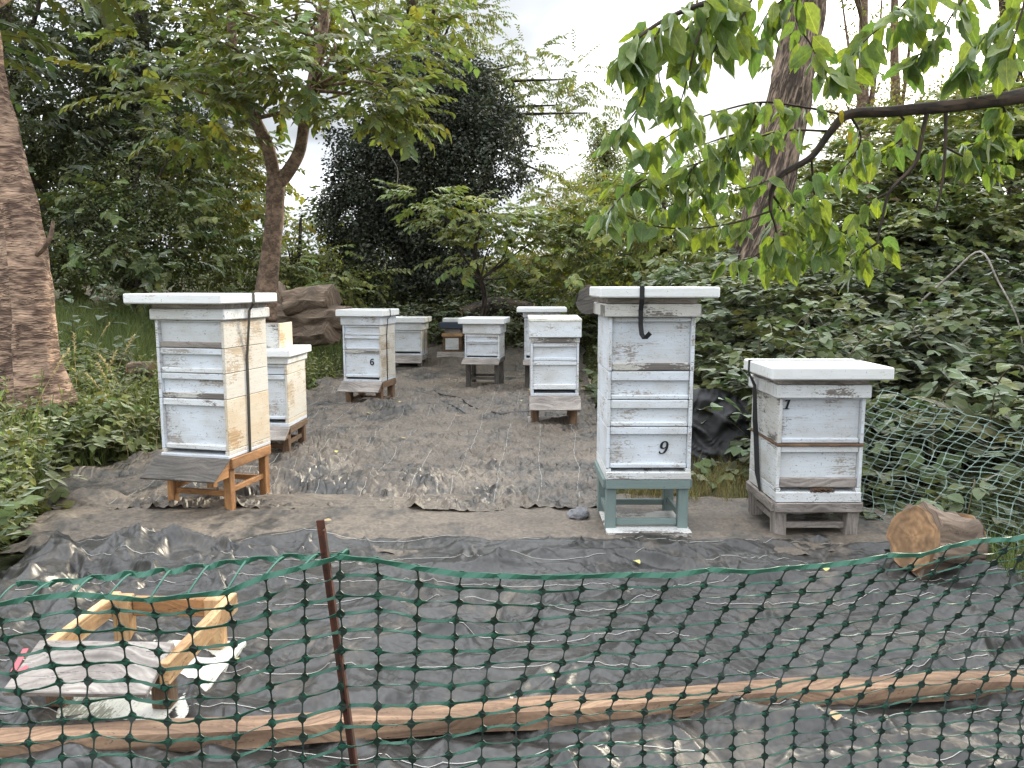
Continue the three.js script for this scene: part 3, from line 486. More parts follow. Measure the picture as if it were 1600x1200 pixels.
{
  const s = thing('fence_stake', 'rusty angle-iron stake leaning through the green net', 'stake', [-0.262, 0, -1.43], 0);
  const A = V(0, -0.12, 0), B = V(-0.112, 0.905, -0.025), D = B.clone().sub(A), L = D.length();
  for (const [w, d, x, z] of [[0.016, 0.004, 0, 0], [0.004, 0.016, 0.0082, 0.008]]) { const m = part('flange', board(w, L - (x ? 0.016 : 0), d, 0.0008), M.rust, s); m.position.copy(A).addScaledVector(D, 0.5).add(V(x, x ? -0.008 : 0, z)); m.quaternion.setFromUnitVectors(V(0, 1, 0), D.clone().normalize()); }
}

// ------------------------------------------------------------------ the green barrier nets
M.net = new THREE.MeshPhysicalMaterial({ color: new THREE.Color(0.014, 0.13, 0.075), roughness: 0.5, transmission: 0.5, thickness: 0, side: THREE.DoubleSide });
M.netDark = new THREE.MeshPhysicalMaterial({ color: new THREE.Color(0.004, 0.016, 0.01), roughness: 0.5, side: THREE.DoubleSide });
M.netPale = new THREE.MeshPhysicalMaterial({ color: new THREE.Color(0.27, 0.36, 0.31), roughness: 0.35, transmission: 0.2, thickness: 0, side: THREE.DoubleSide });
M.netTop = new THREE.MeshPhysicalMaterial({ color: new THREE.Color(0.05, 0.2, 0.13), roughness: 0.45, transmission: 0.4, thickness: 0, side: THREE.DoubleSide });
const sub = (a, b, n) => { const o = []; for (let k = 0; k < n; k++) o.push(a.clone().lerp(b, k / n)); return o; };
function netGrid(parent, node, ni, nj, wv, nodeW, wh, matV, matH, thin) {
  for (let i = 0; i < ni; i++) { // upright strand with a lozenge at every crossing
    const pts = [], wd = [], sd = [];
    for (let j = 0; j < nj - 1; j++) { const a = node(i, j), b = node(i, j + 1); sub(a, b, 8).forEach((p, k) => { pts.push(p); const q = Math.min(k, 8 - k); wd.push(q === 0 ? nodeW : q === 1 ? nodeW * 0.86 : q === 2 ? nodeW * 0.26 : wv); sd.push(V(1, 0, 0.12 * Math.sin(j * 1.7 + i))); }); }
    part('upright_strand', strip(pts, sd, wd, 0.0022), matV, parent);
  }
  for (let j = 0; j < nj; j++) { // level strand, flat where it joins and twisted between
    const pts = [], wd = [], sd = [];
    for (let i = 0; i < ni - 1; i++) {
      const a = node(i, j), b = node(i + 1, j), tw = rr(0.6, 1.45) * (R() < 0.5 ? 1 : -1), bow = rr(-0.005, 0.003);
      sub(a, b, 8).forEach((p, k) => { const t = k / 8, e = Math.sin(t * Math.PI); p.y += bow * e; p.z += rr(-0.001, 0.001); pts.push(p); wd.push(wh * (k === 0 ? 1.7 : k === 1 || k === 7 ? 1.0 : 0.8) * (thin ? thin(i, j) : 1)); sd.push(V(0, Math.cos(tw * e), Math.sin(tw * e))); });
    }
    part('level_strand', strip(pts, sd, wd, 0.0014), matH, parent);
  }
}
{
  const T = [[-1.763, 0.687, -1.52], [-1.687, 0.693, -1.51], [-1.611, 0.699, -1.5], [-1.535, 0.705, -1.49], [-1.459, 0.711, -1.48], [-1.383, 0.717, -1.47], [-1.307, 0.723, -1.46], [-1.231, 0.729, -1.45], [-1.155, 0.735, -1.44], [-1.079, 0.741, -1.43], [-1.003, 0.747, -1.42], [-0.927, 0.761, -1.42], [-0.846, 0.767, -1.42], [-0.771, 0.77, -1.42], [-0.694, 0.761, -1.42], [-0.622, 0.77, -1.42], [-0.548, 0.779, -1.42], [-0.472, 0.805, -1.42], [-0.4, 0.824, -1.42], [-0.33, 0.846, -1.42], [-0.257, 0.838, -1.422], [-0.179, 0.821, -1.428], [-0.099, 0.805, -1.437], [-0.02, 0.795, -1.449], [0.065, 0.789, -1.464], [0.146, 0.783, -1.48], [0.239, 0.781, -1.499], [0.325, 0.772, -1.519], [0.415, 0.77, -1.539], [0.501, 0.762, -1.56], [0.586, 0.761, -1.581], [0.669, 0.759, -1.601], [0.755, 0.76, -1.621], [0.835, 0.766, -1.64], [0.913, 0.766, -1.656], [0.989, 0.775, -1.671], [1.066, 0.787, -1.683], [1.135, 0.793, -1.692], [1.204, 0.8, -1.698], [1.273, 0.808, -1.7], [1.342, 0.817, -1.7], [1.404, 0.809, -1.714], [1.465, 0.8, -1.737], [1.527, 0.792, -1.766], [1.588, 0.783, -1.798], [1.65, 0.775, -1.834], [1.711, 0.766, -1.873], [1.773, 0.758, -1.915], [1.834, 0.749, -1.959], [1.896, 0.741, -2.006], [1.957, 0.732, -2.054], [2.019, 0.724, -2.105], [2.08, 0.715, -2.157], [2.142, 0.707, -2.212], [2.204, 0.699, -2.267], [2.265, 0.69, -2.325], [2.327, 0.682, -2.384], [2.388, 0.673, -2.445], [2.45, 0.665, -2.507], [2.511, 0.656, -2.57], [2.573, 0.648, -2.635], [2.634, 0.639, -2.701], [2.696, 0.631, -2.768], [2.757, 0.622, -2.837], [2.819, 0.614, -2.907], [2.88, 0.605, -2.978], [2.942, 0.597, -3.05]], B = [[-1.699, 0.503], [-1.625, 0.503], [-1.551, 0.503], [-1.477, 0.503], [-1.403, 0.503], [-1.329, 0.503], [-1.255, 0.503], [-1.181, 0.503], [-1.107, 0.503], [-1.033, 0.503], [-0.959, 0.503], [-0.893, 0.503], [-0.835, 0.503], [-0.76, 0.503], [-0.685, 0.503], [-0.62, 0.503], [-0.548, 0.503], [-0.478, 0.503], [-0.414, 0.503], [-0.339, 0.503], [-0.268, 0.502], [-0.199, 0.498], [-0.128, 0.493], [-0.059, 0.485], [0.009, 0.476], [0.074, 0.466], [0.137, 0.455], [0.206, 0.443], [0.278, 0.431], [0.348, 0.418], [0.42, 0.406], [0.491, 0.393], [0.566, 0.381], [0.641, 0.37], [0.717, 0.36], [0.784, 0.351], [0.854, 0.344], [0.925, 0.338], [1.003, 0.335], [1.072, 0.334], [1.14, 0.334], [1.202, 0.328], [1.265, 0.322], [1.327, 0.317], [1.389, 0.311], [1.452, 0.305], [1.514, 0.299], [1.576, 0.294], [1.638, 0.288], [1.701, 0.282], [1.763, 0.276], [1.825, 0.271], [1.888, 0.265], [1.95, 0.259], [2.012, 0.253], [2.075, 0.247], [2.137, 0.242], [2.199, 0.236], [2.262, 0.23], [2.324, 0.224], [2.386, 0.219], [2.448, 0.213], [2.511, 0.207], [2.573, 0.201], [2.635, 0.196], [2.698, 0.19], [2.76, 0.184]];
  const net = thing('barrier_net', 'green plastic barrier net sagging across the whole foreground', 'net');
  const ni = T.length, nj = 21, i0 = 10; // the first ten columns lie left of the picture
  const rowS = T.map((t, i) => polyline([[0, 0.0365], [9, 0.0395], [11, 0.036], [13, 0.0325], [16, 0.0305], [22, 0.032], [30, 0.033]], i - i0));
  const node = (i, j) => {
    const [x, y, z] = T[i], y2 = y - rowS[i] * j, low = B[i][1], f = clamp((y - y2) / (y - low) / (i - i0 < 13 ? 1 : 0.93));
    return V(lerp(x, B[i][0], f) + 0.004 * n2(i * 1.3, j * 1.1), Math.max(y2 + 0.003 * n2(i * 0.9 + 5, j * 0.8), 0.012), z + 0.012 * n2(i * 0.4, j * 0.3) - 0.015 * Math.sin(j * 0.3));
  };
  netGrid(net, node, ni, nj, 0.0024, 0.017, 0.0082, M.netDark, M.net, (i, j) => lerp(1, 0.6, sstep(10, 17, i - i0)) * rr(0.75, 1.15));
  const F = [[-1.02, 0.766], [-0.943, 0.77], [-0.866, 0.779], [-0.789, 0.788], [-0.712, 0.795], [-0.635, 0.805], [-0.559, 0.815], [-0.482, 0.823], [-0.414, 0.825], [-0.355, 0.83]], folds = F.map(([x, y], i) => V(x + 0.03, y, -1.475)); // the top edge folded back over at the left
  const fp = [], fs = []; for (let i = 0; i < folds.length - 1; i++) sub(folds[i], folds[i + 1], 6).forEach((p, k) => { p.y += 0.004 * Math.sin(k + i); fp.push(p); fs.push(V(0, 1, 0.8 * Math.sin(k * 0.9 + i))); }); fp.push(folds[folds.length - 1]); fs.push(V(0, 1, 0));
  part('level_strand', strip(fp, fs, 0.012, 0.0014), M.netTop, net);
  const tp = [], ts = []; for (let i = 0; i < ni - 1; i++) sub(node(i, 0), node(i + 1, 0), 6).forEach((p, k) => { p.z += 0.003; p.y -= 0.001; tp.push(p); ts.push(V(0, 1, 0.5 * Math.sin(k * 0.7 + i * 1.3))); }); part('level_strand', strip(tp, ts, 0.011, 0.0016), M.netTop, net);
  for (let i = 0; i < folds.length; i++) { const a = node(i + i0, 0), b = folds[i], m = a.clone().lerp(b, 0.5).add(V(0.012, 0.022, 0)); const c = new THREE.QuadraticBezierCurve3(a, m, b).getPoints(8); part('fold_strand', strip(c, c.map(() => V(1, 0, 0.5)), 0.0042, 0.0016), M.netTop, net); }
}
{ // the second length of net, running back past hive 1 and slumped on the brambles
  const net = thing('barrier_net', 'pale dusty green net slumped along the bramble edge behind the log', 'net'), ni = 26, nj = 23, A = V(1.93, 0, -4.45), B = V(2.95, 0, -3.1);
  const node = (i, j) => { const t = i / (ni - 1), tj = j / (nj - 1), top = lerp(0.74, 0.52, Math.pow(t, 0.7)) + 0.02 * n2(i * 0.5, 1), y = lerp(top, 0.05, tj); const p = A.clone().lerp(B, t); p.x += 0.3 * (1 - tj) - 0.06 * tj + 0.02 * n2(i * 0.25, j * 0.2) - 0.08 * Math.sin(tj * 3.1); p.z -= 0.12 * (1 - tj) + 0.03 * n2(i * 0.2 + 9, j * 0.2); p.y = y + 0.006 * n2(i * 0.5, j * 0.5); return p; };
  netGrid(net, node, ni, nj, 0.0028, 0.0085, 0.0044, M.netPale, M.netPale);
}

// ------------------------------------------------------------------ leaves
function leafInto(b, base, dir, up, len, wid, low, tint, fold = 0.25, curl = 0.25) {
  const D = dir.clone().normalize(), S = D.clone().cross(up); if (S.length() < 0.01) S.set(1, 0, 0); S.normalize(); const N = S.clone().cross(D).normalize();
  const P = (t, s, dz) => { const k = base.clone().addScaledVector(D, t * len).addScaledVector(S, s * wid).addScaledVector(N, Math.abs(s) * wid * fold - curl * len * t * t); return k; };
  const q = low ? [[P(0, 0), P(0.42, -0.5), P(1, 0)], [P(0, 0), P(1, 0), P(0.42, 0.5)]] : (() => {
    const m = [P(0, 0), P(0.34, 0), P(0.7, 0), P(1, 0)], l = [P(0.12, -0.28), P(0.36, -0.5), P(0.7, -0.34)], r = [P(0.12, 0.28), P(0.36, 0.5), P(0.7, 0.34)];
    return [[m[0], l[0], m[1]], [m[1], l[0], l[1]], [m[1], l[1], m[2]], [l[1], l[2], m[2]], [m[2], l[2], m[3]], [m[0], m[1], r[0]], [m[1], r[1], r[0]], [m[1], m[2], r[1]], [r[1], m[2], r[2]], [m[2], m[3], r[2]]];
  })();
  for (const t of q) for (const p of t) { b.pos.push(p.x, p.y, p.z); b.col.push(...tint); }
}
function stemInto(b, a, c, w, tint) { const D = c.clone().sub(a), S = D.clone().cross(V(0.3, 1, 0.2)).normalize().multiplyScalar(w), S2 = D.clone().cross(S).normalize().multiplyScalar(w); for (const s of [S, S2]) for (const p of [a.clone().sub(s), a.clone().add(s), c, a.clone().sub(s), c, c.clone().add(s)]) { b.pos.push(p.x, p.y, p.z); b.col.push(...tint); } }
const finish = (b) => fromTris(b.pos, null, b.col);
const tintOf = (v = 0.3) => { const k = rr(1 - v, 1 + v), w = rr(-0.12, 0.2); return [k * (1 + w), k, k * (1 - w)]; };
const brown = [0.9, 0.55, 0.8];
const S = {};
function spray(n, len, ll, lw, o = {}) { // a twig with leaves on both sides
  const b = { pos: [], col: [] }, tip = V(len, -(o.droop ?? 0.15) * len, 0); stemInto(b, V(0, 0, 0), tip, 0.003, brown);
  for (let i = 0; i < n; i++) {
    const t = (i + 0.6) / n, s = i % 2 ? 1 : -1, p = V(len * t, -(o.droop ?? 0.15) * len * t * t, 0), sp = o.spread ?? 0.9;
    const d = V(0.75 + rr(-0.3, 0.3), rr(-0.35, 0.2) - (o.hang ?? 0.3), s * sp * rr(0.5, 1.2)); if (o.round) { const a = rr(0, 6.28); d.set(0.4 + rr(-0.2, 0.4), Math.sin(a), Math.cos(a)); }
    leafInto(b, p, d, V(rr(-0.4, 0.4), 1, rr(-0.4, 0.4)), ll * rr(0.65, 1.15), lw * rr(0.8, 1.15), o.low, tintOf(0.25), 0.25, o.curl ?? 0.22);
  }
  return finish(b);
}
function bush(n, r, ll, lw, low) { // a loose clump of small leaves with a few twigs
  const b = { pos: [], col: [] }; for (let i = 0; i < 3; i++) stemInto(b, V(0, 0, 0), V(rr(-r, r), rr(-r, r), rr(-r, r)).multiplyScalar(0.8), 0.002, brown);
  for (let i = 0; i < n; i++) { const d = V(rr(-1, 1), rr(-1, 1), rr(-1, 1)).normalize(), p = d.clone().multiplyScalar(r * Math.pow(R(), 0.5)); leafInto(b, p, V(d.x + rr(-0.7, 0.7), d.y * 0.5 - 0.25 + rr(-0.4, 0.4), d.z + rr(-0.7, 0.7)), V(rr(-0.5, 0.5), 1, rr(-0.5, 0.5)), ll * rr(0.6, 1.2), lw * rr(0.7, 1.2), low, tintOf(0.3)); }
  return finish(b);
}
S.broad = [0, 1, 2].map(() => spray(11, 0.42, 0.12, 0.075, { hang: 0.25 }));
S.narrow = [0, 1, 2].map(() => spray(14, 0.42, 0.09, 0.032, { hang: 0.55 }));
S.small = [0, 1, 2].map(() => bush(34, 0.2, 0.06, 0.036, true));
S.ivy = [0, 1].map(() => bush(40, 0.22, 0.055, 0.05, true));
S.far = [0, 1].map(() => bush(30, 0.34, 0.13, 0.08, true));
S.bramble = [0, 1, 2].map(() => { const b = { pos: [], col: [] }; stemInto(b, V(-0.1, -0.08, 0), V(0.36, 0, 0), 0.0028, [1.1, 0.8, 0.9]); for (let i = 0; i < 5; i++) { const p = V(-0.05 + i * 0.09, 0.01 * i, (i % 2 ? 1 : -1) * rr(0.02, 0.07)), t = tintOf(0.25), a0 = rr(-0.6, 0.6) + (i % 2 ? 1.2 : -1.2); for (const k of [-1, 0, 1]) { const a = a0 + k * 1.15; leafInto(b, p, V(Math.cos(a), rr(-0.25, 0.1), Math.sin(a)), V(rr(-0.3, 0.3), 1, rr(-0.3, 0.3)), 0.092 * rr(0.7, 1.15), 0.074 * rr(0.8, 1.1), false, t, 0.15, 0.18); } } return finish(b); });
S.nettle = [0, 1, 2].map(() => { const b = { pos: [], col: [] }, h = 0.5; stemInto(b, V(0, 0, 0), V(rr(-0.05, 0.05), h, rr(-0.05, 0.05)), 0.004, [0.9, 0.9, 0.8]); for (let i = 1; i < 8; i++) for (const s of [0, Math.PI]) { const a = s + i * 1.57 + rr(-0.3, 0.3), l = 0.1 * (1 - i / 12) * rr(0.8, 1.2); leafInto(b, V(0, h * i / 7.6, 0), V(Math.cos(a), rr(-0.5, 0.1), Math.sin(a)), V(0, 1, 0), l, l * 0.58, false, tintOf(0.22), 0.2, 0.25); } return finish(b); });
function tuft(n, h, w, dryMix) { const b = { pos: [], col: [] }; for (let i = 0; i < n; i++) { const a = rr(0, 6.28), l = h * rr(0.55, 1.2), lean = rr(0.1, 0.7), p = V(rr(-0.05, 0.05), 0, rr(-0.05, 0.05)), t = R() < dryMix ? [2.1, 1.65, 2.0] : tintOf(0.3), D = V(Math.cos(a), 0, Math.sin(a)), Sd = V(-Math.sin(a), 0, Math.cos(a)).multiplyScalar(w); const at = (k) => p.clone().addScaledVector(D, l * lean * k * k).add(V(0, l * k * (1 - 0.25 * lean * k), 0)); for (let k = 0; k < 3; k++) { const A = at(k / 3), B = at((k + 1) / 3), wa = 1 - k / 3, wb = 1 - (k + 1) / 3; const q = [A.clone().addScaledVector(Sd, -wa), A.clone().addScaledVector(Sd, wa), B.clone().addScaledVector(Sd, wb), B.clone().addScaledVector(Sd, -wb)]; for (const m of k < 2 ? [0, 1, 2, 0, 2, 3] : [0, 1, 2]) { b.pos.push(q[m].x, q[m].y, q[m].z); b.col.push(...t); } } } return finish(b); }
S.grass = [0, 1, 2].map(() => tuft(16, 0.34, 0.004, 0.03));
S.dryGrass = [0, 1].map(() => tuft(20, 0.22, 0.003, 0.5));
const leafMat = (tr = 0.4, coat = 0.25) => new THREE.MeshPhysicalMaterial({ color: 0xffffff, vertexColors: true, roughness: 1, clearcoat: coat, clearcoatRoughness: 0.4, transmission: tr, thickness: 0, side: THREE.DoubleSide });
M.leaf = leafMat(0.45, 0.1); M.leafDark = leafMat(0.25, 0.3); M.blade = leafMat(0.3, 0.1);
const Q = new THREE.Quaternion(), E = new THREE.Euler(), MX = new THREE.Matrix4();
// leaves scattered through the volume of a crown: blobs [x, y, z, rx, ry, count]; one stuff part per crown
function foliage(parent, name, blobs, kinds, color, o = {}) {
  const spots = []; const [s0, s1] = o.size ?? [0.8, 1.3];
  for (const [x, y, z, rx, ry, n, rz] of blobs) for (let i = 0; i < n; i++) {
    const d = V(rr(-1, 1), rr(-1, 1), rr(-1, 1)); if (d.length() > 1) { i--; continue; } const l = d.length(); d.multiplyScalar(Math.pow(l, o.shell ?? 0.45) / l);
    const k = 1 + 0.35 * n3(d.x * 1.6 + x, d.y * 1.6 + y, d.z * 1.6 + z), p = V(x + d.x * rx * k, y + d.y * ry * k, z + d.z * (rz ?? rx) * k); if (n3(p.x * 0.9, p.y * 0.9, p.z * 0.9) < (o.gap ?? -0.5)) continue; if (o.minY !== undefined && p.y < o.minY) continue;
    spots.push([p, Math.atan2(-d.z, d.x) + rr(-0.9, 0.9), d.y]);
  }
  scatter(parent, name, spots, kinds, color, o.mat ?? M.leaf, s0, s1, o);
}
function scatter(parent, name, spots, kinds, color, mat, s0, s1, o = {}) {
  const per = kinds.map(() => []); spots.forEach((s, i) => per[i % kinds.length].push(s)); const c = new THREE.Color();
  per.forEach((list, k) => {
    if (!list.length) return; const im = new THREE.InstancedMesh(kinds[k], mat, list.length);
    list.forEach(([p, yaw, dy], i) => { E.set((o.flat ?? 0.7) * rr(-1, 1), yaw, (o.flat ?? 0.6) * rr(-1, 1) + (dy ?? 0) * 0.4, 'YXZ'); if (o.upright) E.set(rr(-0.25, 0.25), yaw, rr(-0.25, 0.25), 'YXZ'); Q.setFromEuler(E); const s = rr(s0, s1); MX.compose(p, Q, V(s, s * (o.tall ? rr(0.7, 1.4) : 1), s)); im.setMatrixAt(i, MX); const v = rr(0.65, 1.4), w = rr(-0.12, 0.22); c.setRGB(color[0] * v * (1 + w), color[1] * v, color[2] * v * (1 - w)); im.setColorAt(i, c); });
    shade(im); im.name = name; im.userData.kind = 'stuff'; parent.add(im);
  });
}
const G = { mid: [0.092, 0.125, 0.024], light: [0.14, 0.178, 0.03], yellow: [0.2, 0.215, 0.03], dark: [0.058, 0.078, 0.02], ivy: [0.026, 0.036, 0.015], bramble: [0.102, 0.135, 0.036], grass: [0.11, 0.155, 0.03] };
const trunkOf = (t, geo, mat, name = 'trunk') => part(name, geo, mat, t);
function twigs(t, from, to, n, r, mat = M.darkBark) { // limbs fanning out from a point to the crown
  for (let i = 0; i < n; i++) { const e = to[i % to.length], a = V(...from), b = V(e[0] + rr(-1, 1) * e[3] * 0.6, e[1] + rr(-0.5, 0.6) * e[4], e[2] + rr(-1, 1) * e[3] * 0.5), m = a.clone().lerp(b, 0.5).add(V(rr(-0.2, 0.2), rr(-0.1, 0.3), rr(-0.2, 0.2))); part('limb', limb([[a.x, a.y, a.z, r], [m.x, m.y, m.z, r * 0.6], [b.x, b.y, b.z, r * 0.18]], 7, 5, 0.08), mat, t); }
}

// ------------------------------------------------------------------ trees and shrubs
{ // old cherry at the left edge
  const t = thing('cherry_tree', 'thick cracked cherry trunk at the left edge of the picture', 'tree');
  trunkOf(t, limb([[-3.737, 0.383, -6, 0.27], [-3.776, 0.789, -6, 0.21], [-3.773, 1.188, -6, 0.185], [-3.773, 1.677, -6, 0.165], [-3.847, 2.203, -6, 0.15], [-3.911, 2.694, -6, 0.14], [-3.977, 3.356, -6, 0.13], [-3.999, 4.150, -6, 0.12]], 28, 12, 0.12, 0.02), M.cherryBark);
  trunkOf(t, limb([[-3.653, 1.568, -5.95, 0.02], [-3.539, 1.633, -5.9, 0.019], [-3.479, 1.728, -5.9, 0.017], [-3.451, 1.837, -5.9, 0.012]], 8, 5), M.smoothBark, 'limb');
  const bl = [[-4.026, 4.430, -6.5, 1.2, 0.5, 70], [-4.669, 3.699, -6.2, 0.9, 0.7, 60], [-3.523, 4.666, -7, 1.0, 0.4, 60]]; twigs(t, [-3.977, 3.356, -6], bl, 5, 0.05, M.cherryBark); foliage(t, 'crown', bl, S.broad, G.mid, { flat: 0.32 });
}
{ // forked young tree behind the left hive
  const t = thing('forked_tree', 'slim tree forking in two behind the left hive, broad drooping leaves', 'tree');
  trunkOf(t, limb([[-3.057, 0.930, -9.5, 0.15], [-2.990, 1.399, -9.5, 0.125], [-2.895, 2.014, -9.5, 0.108], [-2.843, 2.560, -9.5, 0.105], [-2.830, 2.695, -9.5, 0.09]], 16, 10, 0.08, 0.006), M.smoothBark);
  trunkOf(t, limb([[-2.851, 2.545, -9.5, 0.085], [-2.912, 2.956, -9.5, 0.075], [-3.065, 3.326, -9.5, 0.07], [-3.191, 3.631, -9.4, 0.06], [-3.254, 4.062, -9.4, 0.055], [-3.223, 4.592, -9.3, 0.05], [-3.256, 5.415, -9.3, 0.04]], 12, 8, 0.08, 0.004), M.smoothBark, 'limb');
  trunkOf(t, limb([[-2.852, 2.530, -9.5, 0.085], [-2.691, 2.710, -9.5, 0.08], [-2.544, 2.956, -9.5, 0.072], [-2.471, 3.289, -9.5, 0.066], [-2.365, 3.728, -9.5, 0.062], [-2.259, 4.264, -9.6, 0.07], [-2.203, 4.840, -9.6, 0.065], [-2.087, 5.686, -9.6, 0.05]], 12, 8, 0.08, 0.004), M.smoothBark, 'limb');
  const bl = [[-3.742, 3.466, -9, 0.8, 0.3, 70], [-3.222, 3.810, -9, 0.9, 0.35, 80], [-2.519, 3.789, -8.8, 0.8, 0.3, 70], [-1.804, 3.562, -8.7, 0.85, 0.3, 80], [-1.358, 3.328, -8.7, 0.5, 0.22, 46], [-2.330, 4.213, -9.2, 1.0, 0.4, 80], [-1.695, 4.174, -9.3, 0.9, 0.4, 60], [-3.335, 4.557, -9.4, 1.0, 0.5, 70], [-2.563, 4.911, -9.6, 1.0, 0.5, 70], [-1.542, 4.839, -9.8, 1.0, 0.5, 60], [-3.879, 4.264, -9.6, 0.9, 0.5, 60], [-3.588, 3.121, -9.2, 0.5, 0.16, 30], [-1.201, 3.147, -8.8, 0.25, 0.12, 14], [-1.712, 3.271, -8.9, 0.45, 0.12, 22], [-2.798, 3.441, -9.2, 0.5, 0.1, 12], [-2.730, 5.640, -9.5, 1.4, 0.7, 90]];
  twigs(t, [-3.065, 3.326, -9.5], bl.slice(0, 4), 6, 0.028, M.smoothBark); twigs(t, [-2.398, 3.655, -9.5], bl.slice(3, 7), 6, 0.028, M.smoothBark); twigs(t, [-2.282, 4.264, -9.6], bl.slice(7, 10), 5, 0.025, M.smoothBark);
  foliage(t, 'crown', bl, S.broad, G.light, { flat: 0.4, size: [0.75, 1.2], gap: -0.18 });
}
function backTree(name, label, base, top, r, blobs, kinds, color, o = {}) {
  const t = thing(name, label, 'tree'), c = blobs[0];
  trunkOf(t, limb([[...base, r * 1.25], [lerp(base[0], top[0], 0.35) + rr(-0.1, 0.1), lerp(base[1], top[1], 0.35), base[2], r], [lerp(base[0], top[0], 0.7) + rr(-0.15, 0.15), lerp(base[1], top[1], 0.7), lerp(base[2], top[2], 0.7), r * 0.75], [...top, r * 0.4]], 10, 6, 0.1, 0.01), o.bark ?? M.darkBark);
  twigs(t, [lerp(base[0], top[0], 0.5), lerp(base[1], top[1], 0.5), lerp(base[2], top[2], 0.5)], blobs, o.limbs ?? 7, r * 0.4, o.bark ?? M.darkBark);
  foliage(t, 'crown', blobs, kinds, color, o); return t;
}
backTree('ash_tree', 'dark-trunked tree with dense foliage standing third from the left edge', [-6.9, 0.6, -14], [-6.373, 7.464, -14], 0.16, [[-7.210, 5.596, -14, 1.6, 1.3, 260], [-5.972, 5.749, -13.5, 1.5, 1.2, 240], [-6.499, 4.527, -14, 1.4, 1.0, 210], [-7.908, 4.417, -14.5, 1.5, 1.1, 220], [-6.010, 5.086, -14.5, 1.2, 1.0, 150], [-7.285, 3.283, -14.5, 1.3, 0.9, 180], [-6.556, 7.158, -14, 2.2, 1.4, 260]], [...S.small, ...S.broad], G.dark, { size: [0.9, 1.5], gap: -0.3 });
backTree('elder_tree', 'dark leafy tree behind the cherry trunk, at the far left', [-9.2, 0.7, -13.2], [-7.988, 7.403, -13.2], 0.17, [[-8.034, 5.293, -13, 1.7, 1.4, 260], [-8.949, 4.301, -13, 1.7, 1.4, 220], [-7.716, 4.100, -13, 1.5, 1.1, 210], [-8.217, 3.084, -13, 1.5, 1.0, 200], [-7.624, 2.568, -13, 1.2, 0.9, 150], [-7.898, 6.934, -13, 2.2, 1.5, 240], [-8.107, 1.836, -13, 1.3, 0.7, 140]], [...S.small, ...S.broad], G.dark, { size: [0.9, 1.5], gap: -0.3 });
backTree('hazel_shrub', 'dense dark green shrub under the trees, left of the forked tree', [-6.2, 0.6, -12.6], [-5.898, 3.427, -12.6], 0.07, [[-6.803, 2.015, -12.4, 1.1, 0.7, 150], [-6.062, 2.430, -12.6, 1.1, 0.7, 150], [-5.387, 1.914, -12.4, 0.9, 0.6, 120], [-6.226, 1.509, -12.2, 1.3, 0.45, 140], [-5.278, 2.878, -13, 0.9, 0.8, 110], [-5.758, 3.422, -13.2, 1, 0.7, 120]], [...S.broad, ...S.small], G.mid, { size: [0.8, 1.3], minY: 0.4, gap: -0.4 });
backTree('maple_sapling', 'bright sunlit yellow-green sapling between ash and forked tree', [-5.4, 0.7, -15], [-5.654, 4.522, -15], 0.05, [[-5.713, 3.349, -15, 0.9, 0.8, 120], [-6.046, 3.939, -15, 0.8, 0.6, 80], [-5.238, 3.112, -15, 0.8, 0.7, 110], [-5.632, 2.514, -15, 0.9, 0.6, 110], [-4.968, 3.704, -15, 0.6, 0.5, 60], [-4.188, 2.178, -15.5, 0.9, 0.5, 90]], S.broad, G.yellow, { size: [0.8, 1.2] });
backTree('undergrowth_shrub', 'green shrub behind the log pile and forked trunk', [-4.3, 0.8, -14.5], [-3.902, 2.591, -14.5], 0.05, [[-4.605, 1.645, -14, 1.1, 0.6, 150], [-3.740, 1.534, -14.2, 1.1, 0.5, 140], [-5.096, 1.865, -13.8, 0.9, 0.6, 120], [-2.999, 1.417, -14, 0.8, 0.4, 80]], [...S.broad, ...S.small], G.light, { size: [0.75, 1.15], minY: 0.6 });
{ // ivy-grown dark tree in the centre
  const t = thing('ivy_tree', 'very dark ivy-smothered tree in the centre behind the hives', 'tree');
  trunkOf(t, limb([[-3.162, 1.053, -15, 0.3], [-2.889, 2.031, -15, 0.24], [-2.558, 3.112, -15, 0.2], [-2.049, 4.289, -15, 0.16], [-1.551, 5.443, -15, 0.1]], 14, 8, 0.14, 0.03), M.darkBark); trunkOf(t, limb([[-2.024, 1.046, -15.3, 0.22], [-1.879, 2.168, -15.3, 0.18], [-1.240, 3.389, -15.3, 0.14], [-0.853, 4.564, -15.2, 0.08]], 12, 8, 0.14, 0.02), M.darkBark); trunkOf(t, limb([[-1.364, 1.053, -15, 0.12], [-1.002, 2.168, -15.3, 0.1], [-0.496, 3.389, -15.3, 0.06], [-0.244, 4.328, -15.2, 0.04]], 10, 8, 0.14, 0.02), M.darkBark, 'limb');
  const bl = [[-2.426, 3.586, -15, 1.0, 0.9, 280], [-1.444, 4.522, -15, 1.1, 0.9, 330], [-0.836, 3.788, -14.8, 1.1, 0.9, 330], [-1.831, 2.873, -15, 1.1, 0.8, 280], [-0.488, 4.446, -15.2, 0.7, 0.6, 150], [-2.810, 2.754, -15, 0.8, 0.7, 160], [-2.339, 1.909, -15, 1.0, 0.7, 210], [-1.350, 2.273, -15, 0.9, 0.6, 170], [-0.983, 5.199, -15.4, 0.7, 0.5, 130], [-2.941, 3.973, -15.2, 0.45, 0.35, 50], [-1.977, 5.343, -15.5, 0.7, 0.5, 130], [-1.226, 1.542, -14.9, 0.9, 0.35, 110]];
  twigs(t, [-2.054, 4.056, -15], bl, 9, 0.06); foliage(t, 'crown', bl, S.ivy, G.ivy, { mat: M.leafDark, size: [0.9, 1.4], gap: -0.62, shell: 0.55 });
}
